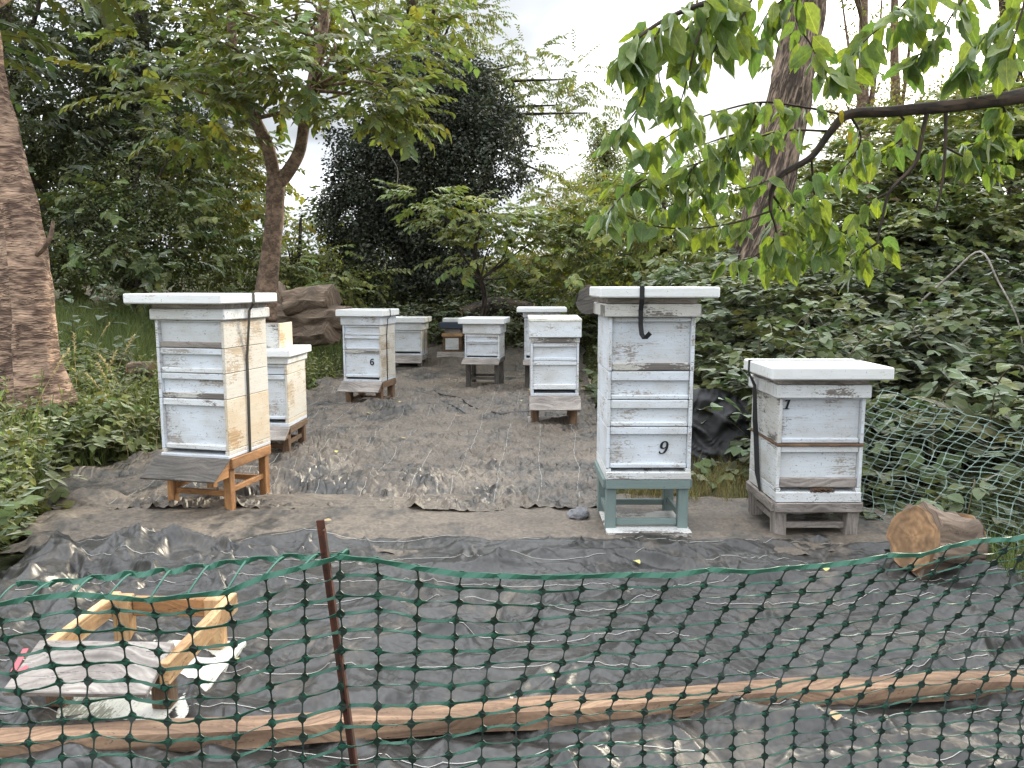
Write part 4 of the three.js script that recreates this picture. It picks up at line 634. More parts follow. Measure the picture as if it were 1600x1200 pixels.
backTree('cherry_tree', 'tall pale-leafed tree rising behind the dark ivy tree', [-2.6, 0.9, -19], [-2.361, 9.921, -19], 0.2, [[-3.005, 7.395, -19, 1.4, 0.9, 190], [-1.651, 7.537, -19, 1.2, 0.8, 150], [-2.267, 6.532, -19, 1.2, 0.7, 130], [-3.268, 6.221, -19.5, 0.8, 0.6, 50], [-1.050, 7.680, -19, 0.8, 0.5, 70], [-0.898, 6.334, -18.8, 0.9, 0.5, 80], [-2.669, 9.228, -19, 2.4, 1.2, 240], [-0.148, 5.688, -18.5, 0.8, 0.5, 80], [0.729, 5.337, -18.2, 0.75, 0.45, 80], [0.291, 6.341, -18.3, 0.6, 0.4, 50], [1.433, 6.123, -18, 0.6, 0.35, 50], [1.875, 5.294, -18, 0.4, 0.3, 24], [0.445, 4.379, -18.4, 0.5, 0.45, 50], [0.896, 3.655, -18.4, 0.5, 0.4, 44]], S.narrow, G.light, { size: [1, 1.5], limbs: 18 });
backTree('hazel_shrub', 'fresh green shrub with layered leaves just right of the ivy tree', [-0.6, 0.4, -12.4], [-0.391, 2.475, -12], 0.04, [[-1.366, 2.666, -12, 0.45, 0.2, 36], [-0.782, 2.427, -12, 0.6, 0.25, 60], [-0.196, 2.283, -12, 0.6, 0.28, 64], [0.392, 2.283, -12, 0.6, 0.3, 60], [-0.403, 1.910, -12.3, 0.8, 0.35, 90], [0.505, 1.810, -12.3, 0.7, 0.4, 90], [0.815, 2.521, -12.5, 0.5, 0.3, 46]], S.broad, G.light, { flat: 0.32, size: [0.7, 1.05] });
backTree('willow_shrub', 'sunlit yellow-green bushes at the far end of the path', [0.9, 1.2, -17], [0.974, 2.257, -17], 0.05, [[0.659, 1.425, -16, 1.2, 0.5, 150], [1.316, 1.686, -16, 1.0, 0.6, 130], [-0.132, 1.425, -16, 1.0, 0.5, 120], [0.975, 2.120, -17, 0.9, 0.5, 100], [1.703, 2.205, -16, 0.9, 0.7, 120], [1.660, 3.075, -17, 0.8, 0.7, 110]], [...S.small, ...S.narrow], G.yellow, { size: [0.9, 1.4] });
backTree('poplar_tree', 'narrow distant tree rising where sky meets the right-hand bushes', [3.1, 1.4, -27], [3.143, 6.842, -27], 0.14, [[3.151, 6.318, -27, 0.5, 0.7, 80], [3.169, 5.154, -27, 0.8, 0.8, 130], [2.969, 3.869, -27, 1.2, 0.9, 160], [3.808, 3.983, -26, 1.2, 0.8, 140], [3.410, 2.523, -26, 1.8, 1, 200]], S.small, G.light, { size: [1.3, 2] });
backTree('sallow_shrub', 'big pale green shrub behind the tall hive numbered 9', [2.9, 0.6, -12.5], [2.325, 3.215, -12.5], 0.06, [[1.833, 2.521, -12.5, 0.9, 0.6, 130], [2.540, 2.720, -12.5, 0.9, 0.7, 140], [2.066, 1.897, -12, 1.0, 0.6, 150], [3.106, 2.503, -12.3, 0.9, 0.7, 130], [1.365, 1.829, -12.8, 0.8, 0.5, 110], [2.808, 1.792, -11.8, 1.0, 0.6, 140], [1.582, 1.409, -12, 1.0, 0.4, 120]], [...S.broad, ...S.narrow], G.light, { size: [0.75, 1.2] });
{ // big furrowed trunk at the right
  const t = thing('oak_tree', 'big furrowed leaning trunk behind the right-hand branch', 'tree');
  trunkOf(t, limb([[2.75, 0.2, -9, 0.34], [2.803, 1.397, -9, 0.28], [2.899, 2.124, -9, 0.25], [2.995, 2.766, -9, 0.235], [3.112, 3.396, -9, 0.225], [3.212, 4.015, -9, 0.215], [3.268, 4.622, -9, 0.21], [3.313, 5.545, -9, 0.2]], 40, 12, 0.08, 0.045), M.furrowBark);
  const bl = [[3.491, 5.480, -9, 1.4, 0.6, 60], [2.449, 5.350, -9, 1.0, 0.5, 40], [3.959, 4.192, -9.6, 0.5, 0.4, 20]]; twigs(t, [3.268, 4.622, -9], bl, 5, 0.07, M.furrowBark); foliage(t, 'crown', bl, S.narrow, G.light, { size: [0.9, 1.3] });
}
backTree('birch_tree', 'slender pale trunk in the glare right of the furrowed trunk', [7.4, 0.8, -16], [6.900, 7.869, -16], 0.13, [[7.044, 4.980, -16, 0.8, 0.5, 40], [6.638, 7.633, -16, 1.2, 0.5, 40], [7.226, 6.201, -16, 0.6, 0.4, 16]], S.small, G.yellow, { bark: M.smoothBark, size: [1, 1.5] });
backTree('birch_tree', 'ivy-flecked slim trunk beside the birch in the sun glare', [8.3, 0.8, -16.5], [7.708, 8.072, -16.5], 0.12, [[7.723, 4.360, -16, 1.1, 0.6, 80], [8.576, 5.220, -16.5, 0.8, 0.5, 30], [7.758, 7.751, -16, 1.2, 0.5, 36]], S.small, G.yellow, { bark: M.smoothBark, size: [1, 1.5] });
backTree('wood_edge_tree', 'thin-leafed tree at the top right, the low sun behind it', [11.6, 1.0, -17.5], [10.411, 8.221, -17.5], 0.15, [[9.525, 5.206, -17, 1.0, 0.6, 46], [10.559, 5.858, -17, 1.0, 0.7, 50], [10.978, 7.269, -17, 1.0, 0.9, 40], [10.131, 4.415, -17, 1.4, 0.6, 110], [9.324, 4.216, -17, 1.2, 0.6, 100], [10.941, 4.548, -17, 1.2, 0.6, 100]], S.small, G.yellow, { size: [1, 1.5] });
backTree('elder_shrub', 'tall green shrub bank below the overhanging branch at right', [5.2, 0.5, -9.8], [4.745, 2.968, -9.8], 0.06, [[4.226, 2.349, -9.8, 0.9, 0.6, 130], [4.929, 2.582, -9.8, 1.0, 0.6, 140], [5.394, 2.545, -9.5, 1.0, 0.6, 140], [5.872, 2.667, -9.3, 0.9, 0.6, 130], [3.695, 1.771, -9.2, 0.9, 0.5, 130], [4.274, 1.835, -9, 1.0, 0.5, 140], [4.895, 1.895, -8.8, 1.0, 0.5, 150], [5.411, 1.952, -8.6, 0.9, 0.5, 140], [3.308, 1.712, -9.6, 0.8, 0.5, 110], [5.891, 2.090, -8.6, 0.9, 0.7, 130], [4.433, 2.891, -9.8, 0.7, 0.35, 60], [4.953, 3.010, -9.6, 0.8, 0.4, 80], [5.424, 3.178, -9.5, 0.8, 0.4, 80], [5.884, 3.305, -9.4, 0.8, 0.45, 90], [6.275, 3.264, -9.2, 0.9, 0.5, 90], [6.720, 3.187, -9, 1.0, 0.7, 110]], [...S.broad, ...S.bramble], G.light, { flat: 0.32, size: [0.75, 1.15] });
{ // thin pale whip in the thicket
  const t = thing('dead_stem', 'bare bent grey stem arching out of the brambles at right', 'stem'); trunkOf(t, limb([[3.386, 1.229, -6.4, 0.009], [3.520, 1.461, -6.2, 0.009], [3.601, 1.614, -6, 0.008], [3.695, 1.384, -5.9, 0.007], [3.800, 1.098, -5.8, 0.006], [3.872, 0.808, -5.8, 0.005]], 6, 5, 0.02), M.greyWood, 'stem');
}
{ // a bare vine hanging from the forked tree
  const t = thing('hanging_vine', 'thin pale vine hanging in front of the dark ivy tree', 'vine'); trunkOf(t, limb([[-1.523, 3.442, -8.9, 0.006], [-1.487, 3.133, -8.9, 0.006], [-1.393, 2.848, -8.9, 0.006], [-1.289, 2.653, -8.9, 0.005], [-1.300, 2.456, -8.9, 0.004]], 6, 6, 0.05), M.greyWood, 'stem');
}
{ // broad-leaved weeds in the shade
  const q = { pos: [], col: [] }; leafInto(q, V(0, 0, 0), V(1, 0.25, 0), V(0, 1, 0), 1, 0.5, false, [1, 1, 1], 0.2, 0.45); const lg = finish(q), m = new THREE.MeshPhysicalMaterial({ color: new THREE.Color(0.1, 0.15, 0.06), roughness: 1, clearcoat: 0.3, clearcoatRoughness: 0.4, transmission: 0.4, thickness: 0, side: THREE.DoubleSide });
  [[[-4.891, 1.184, -8.6], 'broad-leaved weed in the shade right of the cherry trunk', 0.75], [[-3.825, 1.163, -9.6], 'broad-leaved weed just behind the tall left hive roof', 0.95], [[-5.546, 1.274, -10.5], 'farthest broad-leaved weed under the left trees', 0.8]].forEach(([p, label, h]) => {
    const y = soilAt(p[0], p[2]), t = thing('broadleaf_weed', label, 'weed', [p[0], y, p[2]], rr(0, 6), 'broad-leaved weeds under the trees'); part('stem', limb([[0, -0.02, 0, 0.008], [0.01, h * 0.5, 0, 0.006], [0, h, 0.01, 0.003]], 6, 5, 0.03), M.caneBark, t);
    for (let i = 0; i < 12; i++) { const l = part('leaf', lg, m, t); l.position.set(0, h * (0.25 + 0.75 * i / 11), 0); l.rotation.set(0, i * 2.4, rr(-0.3, 0.5), 'YXZ'); l.scale.setScalar(rr(0.2, 0.3) * (1.15 - 0.4 * i / 11)); }
  });
}
{ // distant wood closing the view on both sides of the gap
  const far = new THREE.Group(); far.name = 'distant_wood'; scene.add(far); tag(far, 'distant wood closing the view behind all the trees', 'wood', null, 'stuff');
  const bl = []; for (let x = -26; x <= 30; x += 2.6) { const gap = sstep(5.5, 2.5, Math.abs(x - 2.2)), h = 7.5 * (1 - 0.72 * gap) * (x > 4 ? 0.62 : 1) * (1 - 0.62 * sstep(2.2, 1.2, Math.abs(x + 6.6))); for (let y = 1.2; y < h; y += 1.7) bl.push([x + rr(-0.6, 0.6), y, -27 + rr(-1.6, 1.6) + Math.abs(x) * 0.12, 1.8, 1.2, 50]); }
  foliage(far, 'foliage', bl, S.far, G.mid, { size: [1.2, 2], gap: -0.7 });
}
// ------------------------------------------------------------------ brambles, nettles, grass
function cover(name, label, category, area, n, hf, kinds, color, o = {}) { // plants over an area: area() gives a point on the ground, hf the height of the mass there
  const t = new THREE.Group(); t.name = numbered(name); scene.add(t); tag(t, label, category, null, 'stuff'); const spots = [];
  for (let i = 0; i < n; i++) { const [x, z] = area(), h = hf(x, z); if (h <= 0) continue; spots.push([V(x, soilAt(x, z) + (o.upright ? 0 : h * Math.pow(R(), o.pow ?? 0.5)), z), rr(0, 6.28), 0]); }
  scatter(t, 'leaves', spots, kinds, color, o.mat ?? M.leaf, ...(o.size ?? [0.8, 1.3]), o); return t;
}
const inBox = (x0, x1, z0, z1) => () => [rr(x0, x1), rr(z0, z1)];
const brambleH = (x, z) => { const e = Math.min(sstep(0, 0.7, x - polyline([[-14, 1.45], [-9.3, 1.2], [-6.4, 1.05], [-5.4, 1.4], [-4.9, 2.05], [-4.2, 2.35], [-3.5, 2.75], [-2, 3.2]], z)), 1); return e <= 0 ? 0 : e * (0.45 + 0.75 * sstep(-4.2, -8.5, z) + 0.34 * n2(x * 0.9, z * 0.9) + 0.14 * n2(x * 2.4, z * 2.4)); };
cover('bramble_thicket', 'dense bramble thicket along the right side', 'brambles', inBox(1.0, 7.5, -10.5, -2.6), 7600, brambleH, S.bramble, G.bramble, { flat: 0.5, pow: 0.45, size: [0.8, 1.4] });
cover('bramble_thicket', 'low green brambles on the bank at the back of the hives', 'brambles', inBox(-5, 5, -17.5, -13.2), 2600, (x, z) => 0.5 + 0.3 * n2(x, z), [...S.bramble, ...S.small], G.mid, { flat: 0.32, size: [0.9, 1.5] });
const leftEdge = (z) => polyline([[-12, -2.7], [-8, -2.95], [-6.2, -3.0], [-5.4, -3.4], [-4.5, -2.85], [-3.7, -2.62], [-3.2, -2.5], [-2, -2.5]], z);
cover('nettle_patch', 'nettles and leafy weeds along the left edge of the sheet', 'weeds', () => { const z = rr(-8.2, -2.2); return [leftEdge(z) - Math.pow(R(), 1.4) * 3.2, z]; }, 1900, (x, z) => 1, S.nettle, [0.15, 0.19, 0.035], { upright: true, tall: true, size: [0.5, 1.15] });
cover('bramble_thicket', 'creeping brambles among the nettles at left', 'brambles', () => { const z = rr(-8.5, -2.2); return [leftEdge(z) + 0.03 - R() * 3.2, z]; }, 2200, (x, z) => 0.3 + 0.18 * n2(x * 1.5, z * 1.5), S.bramble, [0.13, 0.17, 0.035], { flat: 0.5, size: [0.6, 1.05] });
cover('grass', 'long green grass on the bank at left', 'grass', () => { const z = rr(-13.5, -5); return [leftEdge(z) - R() * 6, z]; }, 5200, (x, z) => 1, S.grass, G.grass, { upright: true, size: [0.7, 1.25], mat: M.blade });
cover('grass', 'long pale grass among the nettles in the left foreground', 'grass', () => { const z = rr(-7.5, -2.6); return [leftEdge(z) - 0.05 - Math.pow(R(), 1.3) * 2.6, z]; }, 700, () => 1, S.grass, [0.12, 0.17, 0.03], { upright: true, size: [0.9, 1.6], mat: M.blade });
cover('grass', 'leafy weeds beside the log pile', 'weeds', inBox(-3.8, -2.4, -11.5, -8.2), 330, (x, z) => (x < leftEdge(z) + 0.25 ? 1 : 0), S.nettle, G.light, { upright: true, size: [0.6, 1.1] });
cover('grass', 'dry yellowish grass behind the stands of hives 9 and 1', 'grass', inBox(0.72, 2.2, -6.6, -4.72), 520, (x, z) => (x > polyline(rightBack, z) + 0.06 ? 1 : 0), S.dryGrass, [0.13, 0.13, 0.035], { upright: true, size: [0.6, 1.1], mat: M.blade });
cover('grass', 'grass tufts at the foot of the net beyond the sawn log', 'grass', inBox(2.25, 3.4, -4.3, -2.7), 260, () => 1, S.grass, G.grass, { upright: true, size: [0.6, 1.0], mat: M.blade });
cover('grass', 'grass and weeds along the right edge of the back sheet', 'grass', inBox(0.9, 1.8, -13.5, -6.2), 420, (x, z) => (x > polyline(rightBack, z) + 0.05 ? 1 : 0), [...S.nettle, ...S.grass], G.light, { upright: true, size: [0.5, 0.9] });
{ // tall grass stems in seed above the nettles
  const g = (() => { const b = { pos: [], col: [] }; const L = 0.85, at = (k) => V(0.28 * k * k * L, L * k * (1 - 0.16 * k), 0); for (let k = 0; k < 6; k++) stemInto(b, at(k / 6), at((k + 1) / 6), 0.0024, [1, 0.95, 1]); for (let i = 0; i < 26; i++) { const k = 0.8 + 0.2 * (i / 26), p = at(k), a = rr(0, 6.28); leafInto(b, p, V(0.5 + Math.cos(a) * 0.5, 0.5, Math.sin(a) * 0.6), V(0, 1, 0.2), 0.024, 0.009, true, [1.15, 1.1, 1.1]); } return finish(b); })();
  const m = new THREE.MeshPhysicalMaterial({ color: new THREE.Color(0.42, 0.36, 0.17), vertexColors: true, roughness: 1, transmission: 0.3, thickness: 0, side: THREE.DoubleSide });
  const where = ['behind the cherry trunk', 'nearest the cherry trunk', 'arching left of the tall left hive', 'highest of the seeding stems', 'low against the tall left hive', 'midway between trunk and hive', 'farthest back on the bank', 'beside the sheet edge', 'tilted over the nettles', 'thin one in the left foreground'];
  [[-3.782, 0.535, -6.4], [-3.537, 0.509, -6.2], [-2.954, 0.383, -6], [-3.459, 0.523, -6.5], [-2.831, 0.332, -6], [-3.330, 0.471, -6.1], [-4.194, 0.646, -7.5], [-2.945, 0.167, -5.8], [-3.183, 0.351, -6.2], [-3.241, 0.546, -5]].forEach(([x, , z], i) => { const o = thing('seeding_grass', 'pale grass stem in seed, ' + where[i], 'grass stem', [x, soilAt(x, z), z], rr(0, 6.28), 'grass stems in seed at left'); const s = part('stem', g, m, o); s.scale.setScalar(rr(1.05, 1.4)); });
}

{ // the front of the thicket: arching canes with broad leaves one can pick out
  const t = thing('bramble_bush', 'arching bramble canes with broad pale leaves behind hive 1 and the net', 'bramble'), b = [0, 1, 2].map(() => { const q = { pos: [], col: [] }; leafInto(q, V(0, 0, 0), V(1, -0.1, 0), V(0, 1, 0), 1, 0.78, false, [1, 1, 1], rr(0.1, 0.3), rr(0.1, 0.35)); return finish(q); });
  const mats = [[0.1, 0.145, 0.045], [0.13, 0.165, 0.07], [0.085, 0.125, 0.035], [0.16, 0.19, 0.045]].map(([r, g, bl]) => new THREE.MeshPhysicalMaterial({ color: new THREE.Color(r, g, bl), roughness: 1, clearcoat: 0.45, clearcoatRoughness: 0.42, transmission: 0.38, thickness: 0, side: THREE.DoubleSide })); let made = 0;
  for (let k = 0; k < 22; k++) {
    const x = rr(1.75, 3.6), z = -4.75 - rr(0, 1.6) + (x > 2.4 ? 0.9 : 0), h = brambleH(x, z - 0.3) + soilAt(x, z), L = rr(0.5, 1.0), a = rr(-2.6, 0.5), ex = x + Math.cos(a) * L, ez = z - Math.sin(a) * L * 0.4;
    const P = [[x, soilAt(x, z), z - 0.3, 0.005], [x + (ex - x) * 0.3, h + 0.12, z - 0.15, 0.0045], [x + (ex - x) * 0.65, h + rr(0.14, 0.3), (z + ez) / 2, 0.004], [ex, h + rr(-0.15, 0.12), ez, 0.002]]; part('cane', limb(P, 6, 6, 0.04), M.caneBark, t);
    const c = new THREE.CatmullRomCurve3(P.map((p) => V(p[0], p[1], p[2])));
    for (let i = 0; i < 7 && made < 297; i++) { const p = c.getPoint(0.42 + 0.58 * i / 6), a0 = rr(0, 6.28), m = pick(mats); for (const s of [-1.15, 0, 1.15]) { if (R() < 0.3) continue; const l = part('leaf', pick(b), m, t); l.position.copy(p).add(V(0.03 * Math.cos(a0), rr(-0.01, 0.02), -0.03 * Math.sin(a0))); l.rotation.set(rr(-0.4, 0.4), a0 + s, rr(-0.35, 0.15), 'YXZ'); l.scale.setScalar(rr(0.06, 0.105)); made++; } }
  }
}

// ------------------------------------------------------------------ the branch hanging in from the right
{
  const leafTex = (() => { const w = 128, f = (u, v) => { const x = (u - 0.5) * 2, mid = Math.exp(-((x / 0.035) ** 2)), vein = Math.exp(-(((((v * 9 + Math.abs(x) * -2.6) % 1 + 1) % 1 - 0.5) / 0.1) ** 2)) * 0.5 * (1 - Math.abs(x) * 0.6), n = fbm(u, v, 10, 10, 3, 4); return mix3([150, 170, 92].map((c) => c * (0.82 + 0.32 * n)), [196, 206, 138], clamp(mid + vein * 0.6)); }; const t = tex(w, 1, f); return t; })();
  const mats = [[0.58, 0.7, 0.3], [0.74, 0.8, 0.26], [0.46, 0.62, 0.36], [0.86, 0.86, 0.24]].map(([r, g, b]) => new THREE.MeshPhysicalMaterial({ map: leafTex, color: new THREE.Color(r, g, b).multiplyScalar(0.8), roughness: 1, clearcoat: 0.35, clearcoatRoughness: 0.38, transmission: 0.58, thickness: 0, side: THREE.DoubleSide }));
  const yellowLeaf = new THREE.MeshPhysicalMaterial({ map: leafTex, color: new THREE.Color(1, 0.62, 0.12), roughness: 1, transmission: 0.4, thickness: 0, side: THREE.DoubleSide });
  const leafGeo = (fold, curl, w) => { // ovate toothed leaf hanging along -y from its stalk
    const pos = [], uv = [], idx = [], nt = 8; const hw = (t) => w * Math.pow(Math.sin(Math.PI * Math.pow(t, 0.72)), 0.85) * (1 - 0.12 * t);
    for (let i = 0; i <= nt; i++) { const t = i / nt, tooth = i && i < nt ? (i % 2 ? 1.07 : 0.96) : 1; for (const s of [-1, 0, 1]) { const x = s * hw(t) * 0.5 * tooth; pos.push(x, -t * 1 + 0.08 * curl * t * t, fold * Math.abs(x) * 1.2 + curl * t * t * 0.3 + 0.02 * Math.sin(t * 9 + s)); uv.push(0.5 + s * 0.5 * (hw(t) / w), 1 - t); } }
    for (let i = 0; i < nt; i++) for (const k of [0, 1]) { const a = i * 3 + k; idx.push(a, a + 3, a + 1, a + 1, a + 3, a + 4); }
    const g = new THREE.BufferGeometry(); g.setAttribute('position', new THREE.Float32BufferAttribute(pos, 3)); g.setAttribute('uv', new THREE.Float32BufferAttribute(uv, 2)); g.setIndex(idx); g.computeVertexNormals(); return g;
  };
  const geos = [leafGeo(0.25, 0.25, 0.54), leafGeo(0.4, 0.6, 0.48), leafGeo(-0.25, -0.4, 0.56), leafGeo(0.6, 0.15, 0.44)];
  const t = thing('overhanging_tree', 'leafy branch hanging in from the right above hives 9 and 1', 'tree');
  trunkOf(t, limb([[2.7, -0.1, -2.75, 0.2], [2.62, 1, -2.72, 0.16], [2.55, 2.05, -2.7, 0.14], [2.6, 3.4, -2.7, 0.11], [2.5, 4.6, -2.7, 0.07]], 16, 8, 0.1, 0.01), M.darkBark);
  const Z = -2.6, br = (pts) => trunkOf(t, limb(pts, 9, 7, 0.12), M.twig, 'branch');
  br([[2.55, 2.0, -2.7, 0.05], [1.778, 1.996, -2.65, 0.028], [1.581, 1.956, -2.6, 0.022], [1.416, 1.936, -2.6, 0.02], [1.250, 1.920, -2.6, 0.018], [1.089, 1.908, -2.6, 0.016], [1.041, 1.858, -2.6, 0.013], [0.982, 1.776, -2.6, 0.011], [0.880, 1.713, -2.6, 0.0095], [0.857, 1.664, -2.6, 0.008], [0.856, 1.602, -2.6, 0.006]]);
  br([[1.354, 1.926, -2.6, 0.0085], [1.342, 1.858, -2.6, 0.007], [1.324, 1.756, -2.6, 0.0065], [1.246, 1.664, -2.6, 0.0055], [1.226, 1.570, -2.6, 0.004], [1.214, 1.497, -2.6, 0.003]]);
  br([[1.412, 1.928, -2.6, 0.006], [1.419, 1.807, -2.6, 0.005], [1.417, 1.684, -2.6, 0.004], [1.402, 1.602, -2.6, 0.003]]);
  br([[2.57, 2.6, -2.7, 0.04], [1.605, 2.340, -2.5, 0.022], [1.248, 2.293, -2.45, 0.016], [0.831, 2.212, -2.35, 0.012], [0.580, 2.159, -2.3, 0.009], [0.427, 2.092, -2.25, 0.006], [0.323, 2.009, -2.2, 0.004], [0.280, 1.959, -2.2, 0.003]]);
  const tw = [
    [[0.580, 2.159, -2.3], [0.517, 2.041, -2.25], [0.493, 1.938, -2.25], [0.472, 1.860, -2.25]], [[0.427, 2.092, -2.25], [0.367, 1.976, -2.2], [0.361, 1.875, -2.2], [0.327, 1.815, -2.2], [0.287, 1.781, -2.2]], [[0.831, 2.212, -2.35], [0.580, 2.159, -2.3], [0.427, 2.092, -2.25], [0.323, 2.009, -2.2], [0.289, 1.967, -2.2]],
    [[0.688, 2.177, -2.3], [0.637, 2.091, -2.3], [0.584, 2.038, -2.3], [0.559, 1.969, -2.3]], [[1.089, 1.908, -2.6], [0.940, 1.921, -2.55], [0.780, 1.926, -2.5], [0.661, 1.902, -2.5], [0.551, 1.857, -2.45], [0.454, 1.795, -2.4], [0.391, 1.761, -2.4]],
    [[1.041, 1.858, -2.6], [0.878, 1.858, -2.6], [0.733, 1.811, -2.6], [0.609, 1.756, -2.6], [0.484, 1.721, -2.6], [0.400, 1.729, -2.6]], [[0.856, 1.602, -2.6], [0.743, 1.566, -2.6], [0.595, 1.545, -2.6], [0.446, 1.560, -2.6], [0.328, 1.618, -2.6]], [[0.609, 1.756, -2.6], [0.548, 1.695, -2.6], [0.464, 1.680, -2.6], [0.348, 1.684, -2.6]],
    [[0.856, 1.602, -2.6], [0.893, 1.521, -2.65], [0.842, 1.459, -2.7], [0.754, 1.437, -2.7]], [[0.982, 1.776, -2.6], [1.035, 1.675, -2.7], [1.053, 1.568, -2.7], [1.068, 1.459, -2.7]], [[1.214, 1.497, -2.6], [1.195, 1.468, -2.65], [1.188, 1.415, -2.7]], [[1.246, 1.664, -2.6], [1.209, 1.622, -2.7], [1.180, 1.549, -2.75], [1.148, 1.485, -2.8]],
    [[0.880, 1.713, -2.6], [0.989, 1.632, -2.7], [1.103, 1.557, -2.7], [1.283, 1.492, -2.7]], [[1.248, 2.293, -2.45], [1.160, 2.175, -2.45], [1.059, 2.083, -2.45], [0.999, 1.999, -2.45]], [[1.450, 2.322, -2.5], [1.361, 2.192, -2.5], [1.317, 2.116, -2.5], [1.242, 2.050, -2.5]], [[1.679, 2.264, -2.6], [1.533, 2.166, -2.6], [1.460, 2.048, -2.6]],
    [[2.55, 1.85, -2.72], [1.695, 1.862, -2.7], [1.545, 1.828, -2.7], [1.427, 1.803, -2.7]], [[1.605, 2.340, -2.5], [1.562, 2.154, -2.5], [1.531, 2.041, -2.5]], [[0.831, 2.212, -2.35], [0.844, 2.140, -2.4], [0.895, 2.059, -2.4], [0.937, 1.977, -2.4]], [[0.713, 1.807, -2.6], [0.701, 1.697, -2.7], [0.650, 1.615, -2.75]], [[1.105, 1.904, -2.6], [1.163, 1.847, -2.65], [1.156, 1.782, -2.7], [1.115, 1.739, -2.7]], [[1.419, 1.807, -2.6], [1.541, 1.774, -2.65], [1.659, 1.771, -2.7]],
    [[0.580, 2.159, -2.3], [0.474, 2.056, -2.3], [0.421, 1.969, -2.3], [0.442, 1.880, -2.3]], [[0.780, 1.926, -2.5], [0.758, 1.858, -2.55], [0.691, 1.837, -2.6], [0.566, 1.797, -2.6]], [[0.733, 1.811, -2.6], [0.678, 1.739, -2.7], [0.593, 1.654, -2.7], [0.493, 1.615, -2.75]], [[0.853, 1.664, -2.6], [0.947, 1.589, -2.7], [0.991, 1.505, -2.75], [0.989, 1.440, -2.8]], [[1.193, 1.575, -2.8], [1.099, 1.530, -2.8], [1.046, 1.490, -2.9], [0.954, 1.419, -2.9]], [[0.880, 1.713, -2.6], [0.801, 1.684, -2.6], [0.718, 1.664, -2.6]], [[0.484, 1.721, -2.6], [0.393, 1.678, -2.55], [0.325, 1.612, -2.5], [0.296, 1.572, -2.5]], [[0.831, 2.212, -2.35], [0.758, 2.158, -2.4], [0.738, 2.101, -2.45]], [[1.248, 2.293, -2.45], [1.261, 2.210, -2.5], [1.226, 2.154, -2.5]], [[1.250, 1.920, -2.6], [1.320, 1.878, -2.65], [1.305, 1.835, -2.7], [1.242, 1.803, -2.7]], [[1.581, 1.956, -2.6], [1.637, 1.919, -2.65], [1.617, 1.877, -2.7]],
  ];
  const spots = [];
  for (const path of tw) {
    part('twig', limb(path.map((p, i) => [...p, lerp(0.0042, 0.0016, i / (path.length - 1))]), 6, 5, 0.05), M.twig, t);
    const c = new THREE.CatmullRomCurve3(path.map((p) => V(...p)), false, 'centripetal'), L = c.getLength(), n = Math.round(L / 0.016);
    for (let i = Math.round(n * 0.12); i <= n; i++) { const p = c.getPoint(i / n); for (let k = 0; k < (i === n ? 4 : R() < 0.55 ? 2 : 1); k++) { const out = V(rr(-1, 1), rr(-0.6, 0.25), rr(-1, 1)).normalize(), q = p.clone().addScaledVector(out, rr(0.01, 0.035)), hang = V(out.x * 0.55, -1, out.z * 0.55).normalize(), qa = new THREE.Quaternion().setFromUnitVectors(V(0, -1, 0), hang).multiply(new THREE.Quaternion().setFromAxisAngle(V(0, 1, 0), rr(0, 6.28))), tl = new THREE.Quaternion().setFromAxisAngle(V(rr(-1, 1), 0, rr(-1, 1)).normalize(), rr(0, 0.7)); spots.push({ q, rot: tl.multiply(qa), s: rr(0.045, 0.108) * (p.y > 2 ? 1.1 : 0.92), g: Math.floor(R() * 4), m: Math.floor(R() * 4) }); } }
  }
  spots.sort((a, b) => b.s / -b.q.z - a.s / -a.q.z);
  spots.slice(0, 300).forEach((l) => { const m = part('leaf', geos[l.g], mats[l.m], t); m.position.copy(l.q); m.quaternion.copy(l.rot); m.scale.setScalar(l.s); });
  for (let k = 0; k < 4; k++) { const list = spots.slice(300).filter((l) => l.m === k); if (!list.length) continue; const im = new THREE.InstancedMesh(geos[k], mats[k], list.length); list.forEach((l, i) => { MX.compose(l.q, l.rot, V(l.s, l.s, l.s)); im.setMatrixAt(i, MX); }); im.name = 'small_leaves'; im.userData.kind = 'stuff'; shade(im); t.add(im); }
  for (const p of [[1.046, 1.913, -2.55], [1.077, 1.848, -2.55]]) { const m = part('leaf', geos[1], yellowLeaf, t); m.position.set(...p); m.scale.setScalar(0.05); m.rotation.set(0.3, 0.5, 0.3); m.userData.label = 'single yellow leaf'; }
}

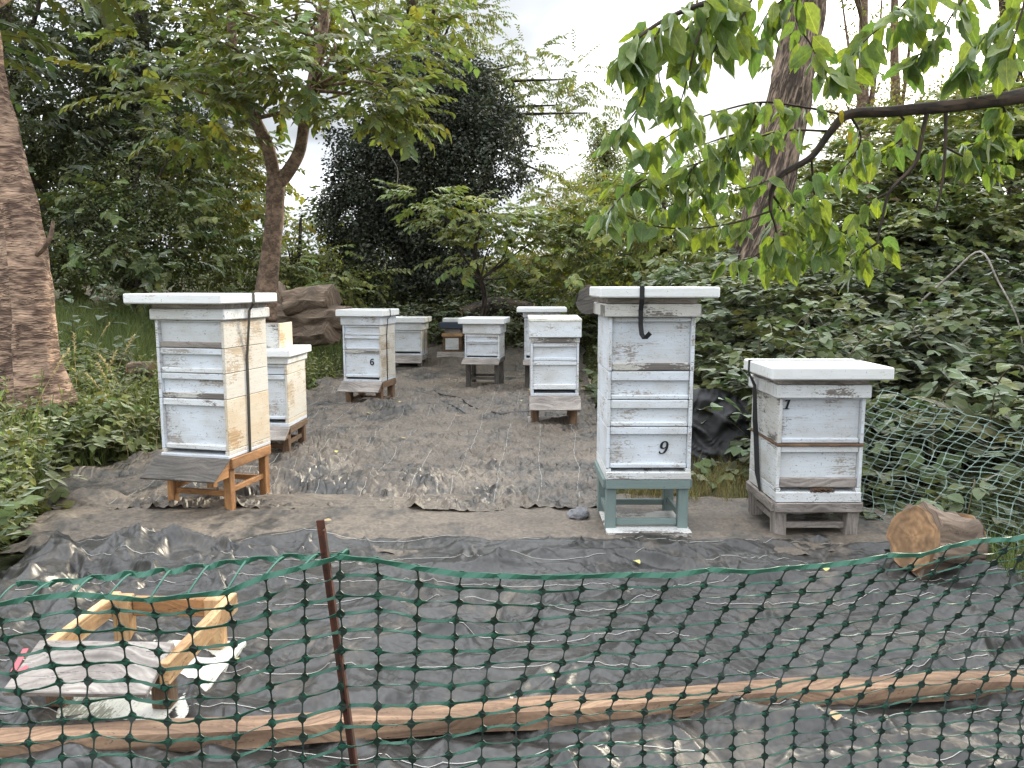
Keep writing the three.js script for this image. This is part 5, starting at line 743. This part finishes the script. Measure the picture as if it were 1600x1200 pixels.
// ------------------------------------------------------------------ small things lying about
{
  const pale = new THREE.MeshPhysicalMaterial({ color: new THREE.Color(0.5, 0.45, 0.17), roughness: 0.8, side: THREE.DoubleSide }), tanM = new THREE.MeshPhysicalMaterial({ color: new THREE.Color(0.42, 0.3, 0.16), roughness: 0.8, side: THREE.DoubleSide });
  const b = { pos: [], col: [] }; leafInto(b, V(-0.03, 0, 0), V(1, 0.1, 0), V(0, 1, 0), 0.06, 0.034, false, [1, 1, 1], 0.3, 0.2); const lg = finish(b);
  const L = [[-1.05, -4.22, 'pale yellow fallen leaf in front of the tall left hive'], [1.42, -3.35, 'yellow fallen leaf below the stand of hive 1'], [-1.42, -6.1, 'yellow fallen leaf right of the half-hidden hive'], [-0.95, -6.6, 'pale fallen leaf on the sheet in the middle of the path'], [-1.5, -7.9, 'curled tan leaf on the sheet before hive 6'], [-1.25, -8.5, 'tan fallen leaf at the right foot of hive 6'], [-0.8, -9.9, 'tan leaf on the sheet left of the middle hive'], [0.1, -8.7, 'pale leaf on the sheet left of the deep-roofed hive'], [0.22, -9.7, 'pale leaf at the foot of the far right hive'], [-0.55, -7.7, 'small pale leaf in the centre of the back sheet'], [0.6, -3.55, 'tiny yellow leaf at the front sheet seam'], [-1.0, -2.62, 'yellow leaf beside the empty foreground stand'], [0.95, -2.12, 'pale leaf in front of the timber beam']];
  L.forEach(([x, z, label], i) => { const m = solo('fallen_leaf', lg, i % 3 ? pale : tanM, label, 'leaf', 'fallen leaves on the sheets'); const y = z < -4.55 ? backH(x, z) : z < -3.95 ? midH(x, z) : frontH(x, z) + 0.008; m.position.set(x, y + 0.016, z); m.rotation.set(rr(-0.1, 0.1), rr(0, 6.28), rr(-0.2, 0.2)); });
  const cord = (label, pts, r) => { const P = pts.map(([x, z]) => [x, backH(x, z) + r * 0.9, z, r]); solo('cord', limb(P, 6, 8, 0.02), M.black, label, 'cord', 'dark cords on the back sheet'); };
  cord('dark cord snaking over the sheet left of the middle hive', [[-1.02, -9.9], [-0.85, -9.2], [-0.62, -9.0], [-0.5, -8.5], [-0.38, -8.3]], 0.007);
  cord('short dark cord in the centre of the back sheet', [[-0.72, -8.6], [-0.6, -8.2], [-0.5, -8.1]], 0.006); cord('dark cord lying beside the deep-roofed hive', [[-0.22, -8.2], [-0.1, -7.9], [0.02, -8.0], [0.18, -7.95]], 0.006);
  const st = new THREE.IcosahedronGeometry(0.055, 3), sp = st.attributes.position; for (let i = 0; i < sp.count; i++) { const v = V(sp.getX(i), sp.getY(i), sp.getZ(i)), k = 1 + 0.25 * n3(v.x * 18, v.y * 18, v.z * 18); sp.setXYZ(i, v.x * k * 1.1, v.y * k * 0.6, v.z * k); } st.computeVertexNormals();
  const s = solo('stone', st, new THREE.MeshStandardMaterial({ color: new THREE.Color(0.27, 0.27, 0.28), roughness: 0.9, bumpMap: tex(128, 0.3, (u, v) => 255 * fbm(u, v, 16, 16, 3, 2), false), bumpScale: 0.01 }), 'grey stone at the edge of the back sheet beside hive 9', 'stone'); s.position.set(0.39, 0.035, -4.36);
  // black sheeting bunched up under the brambles between the two right-hand hives
  const g = new THREE.PlaneGeometry(0.75, 0.62, 40, 34), p = g.attributes.position; for (let i = 0; i < p.count; i++) { const x = p.getX(i), y = p.getY(i); p.setXYZ(i, x + 0.05 * n2(y * 4, 2), y + 0.3 - 0.22 * sstep(0.05, 0.4, Math.abs(x + 0.05)) * (y + 0.31), 0.09 * crumple(x, y, 2.6, 2) + 0.04 * crumple(x, y, 6, 2) - (y + 0.3) * 0.45); } g.computeVertexNormals();
  const tarp = solo('plastic_sheet', g, M.black, 'black plastic sheet bunched up under brambles between hives 9 and 1', 'sheet'); M.black.side = THREE.DoubleSide; tarp.position.set(1.52, -0.02, -5.5);
}
renderer.setSize(1024, 768);
renderer.render(scene, camera);
